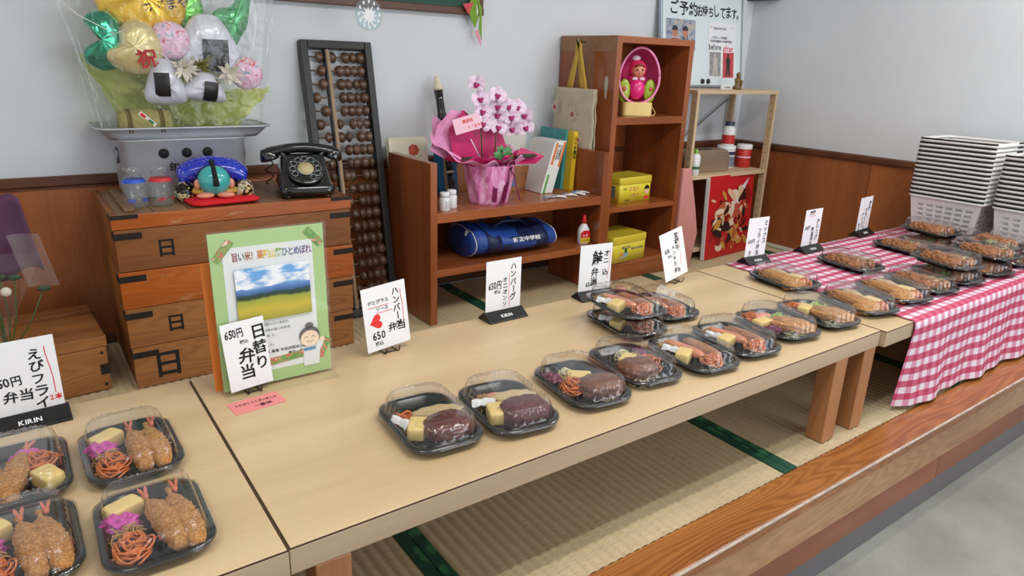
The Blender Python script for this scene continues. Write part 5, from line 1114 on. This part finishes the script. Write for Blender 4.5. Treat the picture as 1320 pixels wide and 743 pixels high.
# paper granny cut-out: plain smiling elderly woman
pp = MB(); pp.prism([(0.185, 0.022), (0.222, 0.022), (0.226, 0.055), (0.236, 0.075), (0.230, 0.088), (0.222, 0.078), (0.216, 0.064), (0.186, 0.062)], 0.0018, 0.0022, T); gp = pp.build('paper_figure', M_card, t)
for nm, cx_, cy_, rx, ry, m, zz in (('hair', .203, .098, .025, .022, 'granny_hair', .0022), ('hair_bun', .204, .122, .010, .008, 'granny_hair', .0022), ('face', .203, .090, .022, .020, 'granny_skin', .0026), ('hand', .233, .083, .006, .007, 'granny_skin', .0026)):
    mm = mat(m, S(110, 106, 106) if 'hair' in m else S(244, 222, 196), 0.6)
    MB().prism([(cx_+rx*cos(a), cy_+ry*sin(a)) for a in [k*pi/9 for k in range(18)]], zz, zz+.0003, T).build(nm, mm, gp)
b = MB()
for q in (-1, 1): b.tube([tuple(T @ V((.203+q*.008+.004*cos(a), .092+.003*sin(a), .0031))) for a in [pi*k/6 for k in range(7)]], 0.0005, 4)
b.tube([tuple(T @ V((.203+.007*cos(a), .086+.005*sin(a), .0031))) for a in [pi+pi*k/6 for k in range(7)]], 0.0005, 4); b.build('drawn_smile', M_ink, gp)
MB().box((.188, .060, .0024), (.216, .067, .0028), T).build('blue_collar', mat('granny_blue', S(90, 150, 200), 0.6), gp)
MB().box((-0.002, -0.002, 0.0028), (PW+.006, PH+.004, 0.0036), T).build('acrylic_front', M_acryl, t); MB().box((-0.002, -0.002, -0.004), (PW+.006, PH+.004, -0.0028), T).build('acrylic_back', M_acryl, t)
MB().box((0.0, -0.042, 0.0), (PW+.008, 0.045, 0.0025)).build('acrylic_foot', M_acryl, t, bevel=0.0006)
MB().tube([(0.0, -0.043, 0.0018), (PW+.008, -0.043, 0.0018)], 0.0009, 5).build('acrylic_foot_edge', M_clear, t)
o = MB().box((0, 0, 0), (0.245, 0.004, 0.300)).build('orange_folder', mat('orange_card', S(232, 130, 50), 0.5), None, bevel=0.0005); o.location = (0.294, 1.535, ZT); o.rotation_euler = (-R(3), 0, R(1)); tag(o, 'orange folder standing behind the rice poster, its left edge showing', 'folder')
t = thing('pink_note', 'pink handwritten thank-you slip lying on the table before the daily special card', 'note', (0.303, 1.400, ZT+0.0003), R(5))
MB().prism([(x+.056, y+.030) for x, y in rr(0.112, 0.060, 0.005)], 0, 0.0006).build('slip', mat('salmon_paper', S(232, 140, 138), 0.7), t)
tx(t, 'lettering', M_ink, ('ありがとうございました', 0.010, 0.034, 0.0115, dict(bold=1, jit=.12, sx=.75)), ('一番米', 0.045, 0.012, 0.014, dict(bold=1, jit=.1)), T=MX(), z=0.0009)

# ================================================================ boxed lunches
def rrs(w_, h, r, N=128):
    P = rr(w_, h, r, 10); L = len(P); seg = [math.hypot(P[(i+1) % L][0]-P[i][0], P[(i+1) % L][1]-P[i][1]) for i in range(L)]
    tot = sum(seg); out = []; i = 0; acc = 0
    for k in range(N):
        d = tot*k/N
        while acc+seg[i] < d: acc += seg[i]; i += 1
        u = (d-acc)/max(seg[i], 1e-9); a, b_ = P[i], P[(i+1) % L]; out.append((a[0]+(b_[0]-a[0])*u, a[1]+(b_[1]-a[1])*u))
    return out
BW, BL = 0.165, 0.235
def ring(ins, z, r, fl=0.0, N=128):
    out = []
    for i, (x, y) in enumerate(rrs(BW-2*ins, BL-2*ins, max(0.01, r-ins*.6), N)):
        q = 1+fl*(1 if (i//2) % 2 else -1); out.append((x*q, y*q, z))
    return out
tray_me = MB().rings([ring(.026, .0, .05), ring(.020, .001, .05), ring(.008, .016, .05), ring(.001, .018, .05), ring(0, .016, .05), ring(-.001, .0165, .05), ring(0, .0205, .05), ring(.006, .022, .05), ring(.011, .020, .05), ring(.022, .0045, .05), ring(.030, .003, .05)]).mesh('tray', M_tray)
LB = MB()
LB.rings([ring(-.003, .0165, .05), ring(-.0025, .0215, .05), ring(.004, .0232, .05), ring(.0085, .0225, .05), ring(.0105, .026, .05), ring(.0125, .034, .05, .017), ring(.0145, .046, .05, .017), ring(.0165, .053, .05, .006), ring(.0195, .0565, .05, .012), ring(.0225, .0555, .05, .0), ring(.027, .0570, .05), ring(.040, .0585, .05), ring(.062, .0590, .04)], False, True)
lid_me = LB.mesh('clear_lid', M_clear)
BEADS = MB()
for i, (x, y) in enumerate(rrs(BW-.043, BL-.043, .036, 64)):
    if abs(y) > BL*.27: BEADS.ell((x*1.03, y*1.03, .0572), (.0026, .0026, .0016), 6, 4)
bead_me = BEADS.mesh('lid_beading', M_clear)
def crumb(name, c1, c2, c3):
    m, nt, bs = base(name); n_ = nz(nt, coords(nt, (1, 1, 1)), 330, 4, .75)
    nt.links.new(ramp(nt, n_, [(0.30, c1), (0.48, c2), (0.66, c3)]), bs.inputs['Base Color']); bs.inputs['Roughness'].default_value = 0.55
    bs.inputs['Subsurface Weight'].default_value = 0.0; bump(nt, bs, n_, 1.0, 0.004); return m
M_crumb = crumb('fried_crumbs', S(150, 84, 34), S(208, 138, 68), S(242, 200, 136)); M_pale = crumb('pale_crumbs', S(196, 160, 100), S(222, 194, 140), S(240, 222, 180))
M_karaage = crumb('fried_chicken', S(96, 52, 24), S(166, 100, 52), S(212, 152, 92)); M_demi = mat('demi_glace', S(92, 38, 24), 0.15, var=0.3, vs_=50, coat=0.6, bmp=0.4, bs_=120)
M_patty = mat('patty_brown', S(112, 68, 48), 0.45, var=0.3, vs_=60, coat=0.2, bmp=0.6, bs_=150); M_puri = mat('purple_rice', S(92, 40, 44), 0.5, var=0.45, vs_=160, bmp=0.8, bs_=220)
M_egg = mat('omelette_yellow', S(232, 204, 132), 0.5, var=0.07, vs_=50, bmp=0.2, bs_=60); M_spag = mat('orange_spaghetti', S(206, 112, 52), 0.3, var=0.15, vs_=60, coat=0.3)
M_pink = mat('pink_pickle', S(206, 70, 170), 0.35, var=0.2, vs_=70, coat=0.3); M_pur2 = mat('purple_pickle', S(110, 36, 76), 0.3, var=0.3, vs_=70, coat=0.3)
M_cab = mat('cabbage_shreds', S(222, 218, 178), 0.45, var=0.12, vs_=50); M_let = mat('lettuce', S(160, 186, 96), 0.45, var=0.25, vs_=40); M_salm = mat('grilled_salmon', S(214, 138, 104), 0.4, var=0.16, vs_=60, coat=0.3, bmp=0.4, bs_=90)
M_fish = mat('grilled_fish', S(168, 112, 76), 0.4, var=0.3, vs_=45, coat=0.3, bmp=0.4, bs_=90); M_gobo = mat('burdock_salad', S(190, 150, 92), 0.45, var=0.3, vs_=80); M_tail = mat('prawn_tail', S(206, 110, 86), 0.35, coat=0.3)
M_carrot = mat('carrot_orange', S(226, 110, 40), 0.4, coat=0.2); M_cup = mat('white_paper_cup', S(232, 234, 238), 0.6); M_ham = mat('ham_pink', S(222, 150, 130), 0.4, var=0.1, vs_=60)
def lump(name, r, m, a=0.15, f=3.0, s_=1, nu=30, nv=18, f2=0.0, power=1.0):
    if f2: nu, nv, f2 = 54, 34, f2*1.5
    b = MB(); rs = []
    for k in range(nv+1):
        t_ = pi*k/nv; rg = []
        for i in range(nu):
            c = 2*pi*i/nu; d = [sin(t_)*cos(c), sin(t_)*sin(c), -cos(t_)]
            if power != 1: d = [math.copysign(abs(q)**power, q) for q in d]
            q = 1+a*noise.noise(V((d[0]*f+s_*5.1, d[1]*f, d[2]*f)))+(f2*(noise.noise(V((d[0]*r[0]*260+s_, d[1]*r[1]*260, d[2]*r[2]*260)))+.6*noise.noise(V((d[0]*r[0]*560+s_, d[1]*r[1]*560, 5)))) if f2 else 0)
            rg.append((r[0]*d[0]*q, r[1]*d[1]*q, r[2]*d[2]*q))
        rs.append(rg)
    b.rings(rs, False, False); return b.mesh(name, m)
def noodles(name, m, n_, R_, h, th, seed, messy=.3):
    rnd = random.Random(seed); b = MB()
    for k in range(n_):
        r0 = R_*rnd.uniform(.35, 1.0); a0 = rnd.uniform(0, 6.28); z0 = h*(1-(r0/R_)**2*.7)*rnd.uniform(.5, 1); L_ = rnd.uniform(2.5, 5.5); e = rnd.uniform(-.3, .3); dx, dy = rnd.uniform(-.2, .2)*R_, rnd.uniform(-.2, .2)*R_
        pts = [(dx+r0*(1-messy*u*.6)*cos(a0+L_*u)*(1+e), dy+r0*(1-messy*u*.6)*sin(a0+L_*u)*(1-e), z0+.004*sin(u*9+k)+.002) for u in [i/14 for i in range(15)]]
        b.tube(pts, th, 5, caps=False)
    return b.mesh(name, m)
def shreds(name, m, n_, rx, ry, h, seed, w_=.0012, L0=.03):
    rnd = random.Random(seed); b = MB()
    for k in range(n_):
        x, y = rnd.gauss(0, rx*.45), rnd.gauss(0, ry*.45); a = rnd.uniform(0, pi); L_ = L0*rnd.uniform(.5, 1); z = h*rnd.uniform(.2, 1)*max(.25, 1-(x/rx)**2*.4-(y/ry)**2*.4); c = rnd.uniform(-1, 1)
        pts = [(x+L_*(u-.5)*cos(a)-c*.006*(u-.5)**2*4*sin(a), y+L_*(u-.5)*sin(a)+c*.006*(u-.5)**2*4*cos(a), z+rnd.uniform(-.003, .003)) for u in (0, .33, .66, 1)]
        b.tube(pts, w_, 4, caps=False)
    return b.mesh(name, m)
FM = dict(
    sauce_patty=lump('hamburger_steak', (.050, .041, .021), M_demi, .10, 3, 1, f2=.035, power=.78), patty=lump('hamburger_steak', (.050, .041, .021), M_patty, .10, 3, 2, f2=.04, power=.75),
    purple_patty=lump('purple_rice_mound', (.051, .040, .023), M_puri, .05, 3, 3, f2=.05, power=.70), flat_fry=lump('white_fish_fry', (.056, .024, .012), M_pale, .16, 3, 4, f2=.06),
    cutlet=lump('chicken_cutlet', (.040, .062, .016), M_crumb, .18, 2.5, 5, f2=.08, power=.85), long_cutlet=lump('long_fried_cutlet', (.024, .088, .017), M_crumb, .18, 3, 6, 30, 30, .08, .85),
    roll_fry=lump('fried_roll', (.046, .030, .017), M_crumb, .14, 3, 7, f2=.08, power=.85), omelette=lump('rolled_omelette', (.018, .028, .013), M_egg, .04, 3, 8, power=.30),
    salmon=lump('salmon_fillet', (.017, .062, .010), M_salm, .10, 3, 9, power=.75), fish=lump('grilled_mackerel', (.019, .064, .012), M_fish, .12, 3, 10, power=.75),
    nug1=lump('fried_chicken_piece', (.024, .021, .018), M_karaage, .35, 2.2, 11, f2=.10), nug2=lump('fried_chicken_piece', (.027, .020, .017), M_karaage, .35, 2.2, 12, f2=.10),
    pickle=lump('pink_pickled_radish', (.026, .022, .015), M_pink, .45, 2.6, 13, f2=.1), purple=lump('purple_pickles', (.018, .026, .012), M_pur2, .45, 2.6, 14, f2=.1), ham=lump('ham_slice', (.036, .018, .007), M_ham, .2, 2.6, 15),
    spag=noodles('spaghetti', M_spag, 44, .030, .026, .0019, 1), spag_s=noodles('spaghetti', M_spag, 32, .026, .022, .0019, 2), bean=noodles('pale_noodle_salad', M_cab, 20, .024, .020, .0012, 4),
    cab=shreds('shredded_cabbage', M_cab, 70, .030, .045, .016, 5), cab_s=shreds('shredded_cabbage', M_cab, 46, .026, .024, .020, 6), gobo=shreds('burdock_salad', M_gobo, 50, .022, .020, .022, 7), carrot=shreds('carrot_strips', M_carrot, 26, .026, .018, .020, 8, .0022))
def lettuce():
    return MB().grid(lambda u, v: ((u-.5)*.06, (v-.5)*.045, .010+.012*noise.noise(V((u*5, v*5, 2)))+.004*sin(u*20)), 14, 10).mesh('lettuce_leaf', M_let)
FM['lettuce'] = lettuce()
def cup():
    b = MB(); rs = []
    for z, r in ((0, .014), (.004, .016), (.024, .023)): rs.append([(r*(1+.10*(1 if i % 2 else -1))*cos(2*pi*i/28), r*(1+.10*(1 if i % 2 else -1))*sin(2*pi*i/28), z) for i in range(28)])
    b.rings(rs, True, False); return b.mesh('paper_cup', M_cup)
FM['cup'] = cup()
FM['wrap'] = MB().grid(lambda u, v: ((u-.5)*.022+.004*sin(v*5), (v-.5)*.05, .012+.010*sin(pi*u)+.004*noise.noise(V((u*4, v*4, 1)))), 8, 10).mesh('sauce_sachet', M_cup)
def prawn(seed):
    b = MB(); rs = []; n_ = 60
    for k in range(n_+1):
        u = k/n_; y = -.100+.172*u; x = .010*sin(u*2.4+seed); r = .0205*(max(0.02, sin(pi*min(1, u*1.05+.07)))**.45) if u < .97 else .006
        rr_ = []
        for i in range(30):
            c = 2*pi*i/30; q = 1+.16*noise.noise(V((cos(c)*2.4+seed*9, sin(c)*2.4, u*9)))+.20*noise.noise(V((cos(c)*6+seed, sin(c)*6, u*46)))+.12*noise.noise(V((cos(c)*13+seed, sin(c)*13, u*95)))
            rr_.append((x+r*q*cos(c), y, .004+r*.85*q*sin(c)))
        rs.append(rr_)
    b.rings(rs); return b.mesh('fried_prawn', M_crumb)
FM['prawn1'] = prawn(1); FM['prawn2'] = prawn(2)
tb = MB()
for s_ in (-1, 1):
    tb.prism([(0, .066), (s_*.003, .066), (s_*.0075, .088), (s_*.006, .097), (s_*.0015, .086)][::s_], .006, .009)
tb.ell((0, .070, .005), (.005, .010, .005), 10, 6); FM['tail'] = tb.mesh('prawn_tail', M_tail)
# (mesh, x, y, z, rz)
MENU = {
 'demi': [('sauce_patty', .018, -.050, .024, 8), ('flat_fry', .024, .018, .022, -10), ('omelette', -.038, -.020, .018, -25), ('carrot', -.044, .042, .004, 0), ('wrap', -.056, .010, .004, 15), ('cab_s', .0, .0, .002, 0)],
 'purple': [('purple_patty', .018, -.050, .024, 8), ('flat_fry', .020, .016, .024, -4), ('omelette', -.040, -.022, .018, -12), ('gobo', -.046, .045, .004, 0), ('wrap', -.048, .020, .008, 60), ('ham', -.02, .055, .012, 10)],
 'onion': [('patty', .024, -.048, .024, 0), ('spag', -.034, -.012, .004, 0), ('omelette', .010, .022, .016, 60), ('bean', -.006, .055, .004, 0), ('purple', -.054, .050, .014, 10), ('cab', .030, -.056, .002, 0), ('gobo', -.02, .03, .004, 0)],
 'fish': [('salmon', -.008, .030, .018, 14), ('fish', .032, .000, .022, 10), ('omelette', -.040, -.008, .018, -60), ('spag_s', .008, -.068, .006, 0), ('gobo', -.050, .064, .006, 0), ('wrap', -.054, .026, .008, 20), ('cab_s', .03, -.05, .002, 0)],
 'chicken': [('cutlet', .026, -.040, .022, 35), ('ham', -.006, .060, .020, -8), ('omelette', -.046, .016, .018, -75), ('purple', -.046, -.026, .012, 70), ('lettuce', .030, .032, .010, 0), ('cab', .020, -.050, .002, 0), ('spag_s', -.045, .072, .004, 0)],
 'cutlet2': [('cutlet', .020, -.038, .022, 20), ('spag_s', -.040, .070, .004, 0), ('omelette', -.026, .032, .020, -60), ('lettuce', .030, .040, .012, 10), ('purple', -.05, .038, .012, 0), ('cab', .020, -.050, .002, 0), ('ham', .0, .075, .016, 0)],
 'mixed': [('long_cutlet', -.024, .006, .022, 3), ('spag_s', .020, -.072, .008, 0), ('omelette', .034, -.024, .020, 15), ('cab', .030, .030, .006, 0), ('flat_fry', .028, .048, .020, 80), ('roll_fry', -.03, -.070, .018, 0)],
 'karaage': [('nug1', -.038, .058, .020, 20), ('nug2', .004, .052, .022, 70), ('nug1', -.030, .008, .021, 140), ('nug2', .018, .004, .023, 200), ('nug1', .004, -.044, .022, 260), ('nug2', -.038, -.046, .020, 310), ('nug1', .042, -.060, .018, 15), ('lettuce', .040, -.020, .016, 30), ('spag_s', .036, .060, .002, 0), ('cab', .02, -.02, .002, 0)],
 'prawn': [('prawn1', .006, .002, .020, 4), ('prawn2', .044, .000, .020, -2), ('omelette', -.038, .062, .018, -62), ('pickle', -.050, .026, .014, 10), ('spag', -.038, -.058, .006, 0), ('gobo', -.044, -.014, .006, 0), ('cab_s', .040, -.034, .004, 0)],
 'prawn_turned': [('prawn2', -.040, -.010, .020, 8), ('prawn1', -.006, -.004, .022, -14), ('omelette', .046, -.052, .018, 22), ('pickle', .020, .050, .016, 10), ('spag', .036, .006, .008, 0), ('carrot', .044, .030, .006, 0), ('cab_s', .03, .03, .003, 0)],
}
brnd = random.Random(77)
def bento(kind, x, y, z, rz, lab, sc=(1, 1), flip=False):
    t = thing('boxed_lunch', lab, 'boxed lunch', (x, y, z), R(rz), GRP[kind])
    t.scale = (sc[0], sc[1], 1)
    put('tray', tray_me, t); l = put('clear_lid', lid_me, t); stuff(put('lid_beading', bead_me, l))
    for key, fx, fy, fz, fr in MENU[kind]:
        if flip: fx, fr = -fx, -fr
        me = FM[key]
        o = put(me.name.split('.')[0], me, t, TR((fx*0.96+brnd.uniform(-.002, .002), fy*0.96+brnd.uniform(-.003, .003), fz), (0, 0, R(fr+brnd.uniform(-8, 8))), (1.04, 1.04, 1.18)))
        if me.name.split('.')[0] in ('spaghetti', 'pale_noodle_salad', 'shredded_cabbage', 'burdock_salad', 'carrot_strips'): stuff(o)
        if key.startswith('prawn'): put('prawn_tail', FM['tail'], o)
    return t
GRP = dict(demi='hamburger steak lunches', purple='hamburger steak lunches', onion='hamburger steak lunches', fish='grilled fish lunches', chicken='cutlet lunches', cutlet2='cutlet lunches', mixed='mixed fry lunches', karaage='fried chicken lunches', prawn='fried prawn lunches', prawn_turned='fried prawn lunches')
S1 = 0.0565
for kind, x, y, z, rz, lab, *ex in (
 ('demi', .626, 1.136, ZT, -4, 'lidded lunch with dark glazed hamburger steak and white fish fry, leftmost on the middle table'),
 ('purple', .803, 1.106, ZT, -7, 'lidded lunch with dark purple mound and pale fry, right of the glazed steak lunch'),
 ('onion', 1.020, 1.106, ZT, -7, 'lidded lunch with brown patty and pale noodle salad in the middle of the front row'),
 ('onion', 1.209, 1.120, ZT, -8, 'lidded lunch with brown patty, just right of the other brown patty lunch', True),
 ('fish', 1.397, 1.090, ZT, -8, 'lidded fish lunch at the front edge, nearer of the two side by side'),
 ('fish', 1.579, 1.092, ZT, -10, 'lidded fish lunch at the front edge, farther of the two side by side'),
 ('fish', 1.407, 1.350, ZT, -6, 'lidded fish lunch at the bottom of the stack of two before the salmon sign'),
 ('fish', 1.398, 1.351, ZT+S1, -7, 'lidded fish lunch on top of the stack of two before the salmon sign'),
 ('fish', 1.600, 1.395, ZT, -8, 'lidded fish lunch lying just behind the stack of two'),
 ('chicken', 1.791, 1.103, ZT, -11, 'lidded cutlet lunch with green leaf, left of its pair at the table end'),
 ('cutlet2', 1.988, 1.092, ZT, -12, 'lidded cutlet lunch with spaghetti at the back, last on the middle table'),
 ('mixed', 2.215, 1.085, ZT+.001, -16, 'lidded mixed fry lunch with omelette at the front edge, left of the checked cloth'),
 ('mixed', 2.219, 1.366, ZT+.001, -6, 'lidded mixed fry lunch beside the leftmost sign on the cloth, in the back row'),
 ('mixed', 2.432, 1.080, ZC, -16, 'lidded mixed fry lunch first on the checked cloth in the front row'),
 ('karaage', 2.652, 1.361, ZC, -8, 'lidded fried chicken lunch alone in the back row before the middle sign'),
 ('karaage', 2.630, 1.080, ZC, -16, 'lidded fried chicken lunch between the mixed fry and the front stack'),
 ('karaage', 2.836, 1.078, ZC, -14, 'lidded fried chicken lunch under the front stack with green lettuce', True),
 ('karaage', 2.812, 1.080, ZC+S1, -17, 'lidded fried chicken lunch with green lettuce on top of the first front stack'),
 ('karaage', 3.130, 1.385, ZC, -9, 'lidded fried chicken lunch in the back row before the rightmost sign'),
 ('karaage', 3.070, 1.065, ZC, -16, 'lidded fried chicken lunch at the bottom of the right front stack', True),
 ('karaage', 3.105, 1.062, ZC+S1, -17, 'lidded fried chicken lunch on top of the right front stack'),
 ('karaage', 3.333, 1.360, ZC, -12, 'lidded fried chicken lunch at the bottom of the back stack by the baskets', True),
 ('karaage', 3.327, 1.372, ZC+S1, -14, 'lidded fried chicken lunch topping the back stack, before the left basket tower'),
 ('karaage', 3.330, 1.075, ZC, -12, 'lidded fried chicken lunch at the bottom, cut by the right picture edge'),
 ('karaage', 3.325, 1.115, ZC+S1, -14, 'lidded fried chicken lunch on top before the right basket tower', True),
 ('prawn', .097, 1.342, ZT, 1, 'lidded fried prawn lunch with pink pickle, behind the nearest one'),
 ('prawn', .094, 1.083, ZT, -1, 'lidded fried prawn lunch nearest to the viewer with bright pink pickle'),
 ('prawn_turned', -.080, 1.360, ZT, 0, 'lidded prawn lunch with prawns on its left, cut by the left edge below the sign'),
 ('prawn', -.083, 1.125, ZT, 1, 'lidded fried prawn lunch in the bottom left corner of the picture')):
    sc = (0.96, 0.93) if kind.startswith('prawn') else (1, 1)
    bento(kind, x, y, z, rz, lab, sc, bool(ex))

# ================================================================ nested plastic baskets
M_bk1 = mat('basket_white', S(226, 224, 222), 0.35, coat=0.1)
BX, BY, BH = 0.307, 0.334, 0.208
b = MB(); tpr = 0.035
def wall_pts(side, u, v):
    ix = BX/2-.014-tpr*(1-v)*.8; iy = BY/2-.014-tpr*(1-v)*.8; z = .002+(BH-.016)*v
    return [(-ix, -iy+2*iy*u, z), (ix, -iy+2*iy*u, z), (-ix+2*ix*u, -iy, z), (-ix+2*ix*u, iy, z)][side]
NC, NR = 6, 7
for side in range(4):
    us = [0.0]
    for c in range(NC): us += [0.08+c*0.145, 0.08+c*0.145+0.105]
    us.append(1.0)
    vsr = [0.0]
    for r in range(NR): vsr += [0.06+r*0.12, 0.06+r*0.12+0.062]
    vsr.append(1.0)
    for i in range(len(us)-1):
        if i % 2 == 0: b.add([wall_pts(side, us[i], 0), wall_pts(side, us[i+1], 0), wall_pts(side, us[i+1], 1), wall_pts(side, us[i], 1)], [(0, 1, 2, 3)])
        else:
            for j in range(len(vsr)-1):
                if j % 2 == 0: b.add([wall_pts(side, us[i], vsr[j]), wall_pts(side, us[i+1], vsr[j]), wall_pts(side, us[i+1], vsr[j+1]), wall_pts(side, us[i], vsr[j+1])], [(0, 1, 2, 3)])
ix, iy = BX/2-.014-tpr*.8, BY/2-.014-tpr*.8
b.add([(-ix, -iy, .002), (ix, -iy, .002), (ix, iy, .002), (-ix, iy, .002)], [(0, 1, 2, 3)])
wall_me = b.mesh('slotted_body', M_bk1)
def brg(dx, z, r=.03): return [(x, y, z) for x, y in rr(BX+dx, BY+dx, r)]
rim_me = MB().rings([brg(-.026, BH-.016), brg(-.004, BH-.0175), brg(0, BH-.016), brg(0, BH-.0075), brg(-.003, BH-.0070), brg(-.003, BH-.001), brg(-.006, BH), brg(-.028, BH), brg(-.028, BH-.010)], False, False).mesh('rim', M_bk1)
P = rr(BX-.0015, BY-.0015, .03, 5)
left = sorted([p for p in P if p[0] < -BX/2+.02], key=lambda p: p[1]); right = sorted([p for p in P if p[0] > BX/2-.03], key=lambda p: p[1])
strips = []
for seq in (left, [(BX/2-.085, -BY/2+.0008)]+right):
    strips.append(MB().rings([[(x*1.010, y*1.006, BH-.0064), (x*1.010, y*1.006, BH-.0004), (x*.985, y*.985, BH+.0004), (x*.985, y*.985, BH-.0064)] for x, y in seq], smooth=False).mesh('black_edge_strip', M_ink))
ORD = ['bottom', 'second', 'third', 'fourth', 'fifth', 'sixth', 'seventh', 'eighth', 'ninth', 'tenth', 'eleventh', 'twelfth', 'thirteenth', 'top']
def tower(x, y, n_, where, pitch):
    for k in range(n_):
        od = 'topmost' if k == n_-1 else ('bottom' if k == 0 else ORD[k]+' from the bottom')
        lab = 'white slotted basket with black edge, %s of the %s tower' % (od, where)
        t = thing('plastic_basket', lab, 'basket', (x+brnd.uniform(-.0012, .0012), y+brnd.uniform(-.0015, .0015), ZC+k*pitch), 0, 'nested baskets of the %s tower' % where)
        o = put('slotted_body', wall_me, t); md = o.modifiers.new('t', 'SOLIDIFY'); md.thickness = 0.0018
        put('rim', rim_me, t); [put('black_edge_strip', q, t) for q in strips]
tower(3.604, 1.398, 14, 'left', 0.0196)
tower(3.604, 1.040, 12, 'right', 0.0196)
bpy.context.view_layer.update()
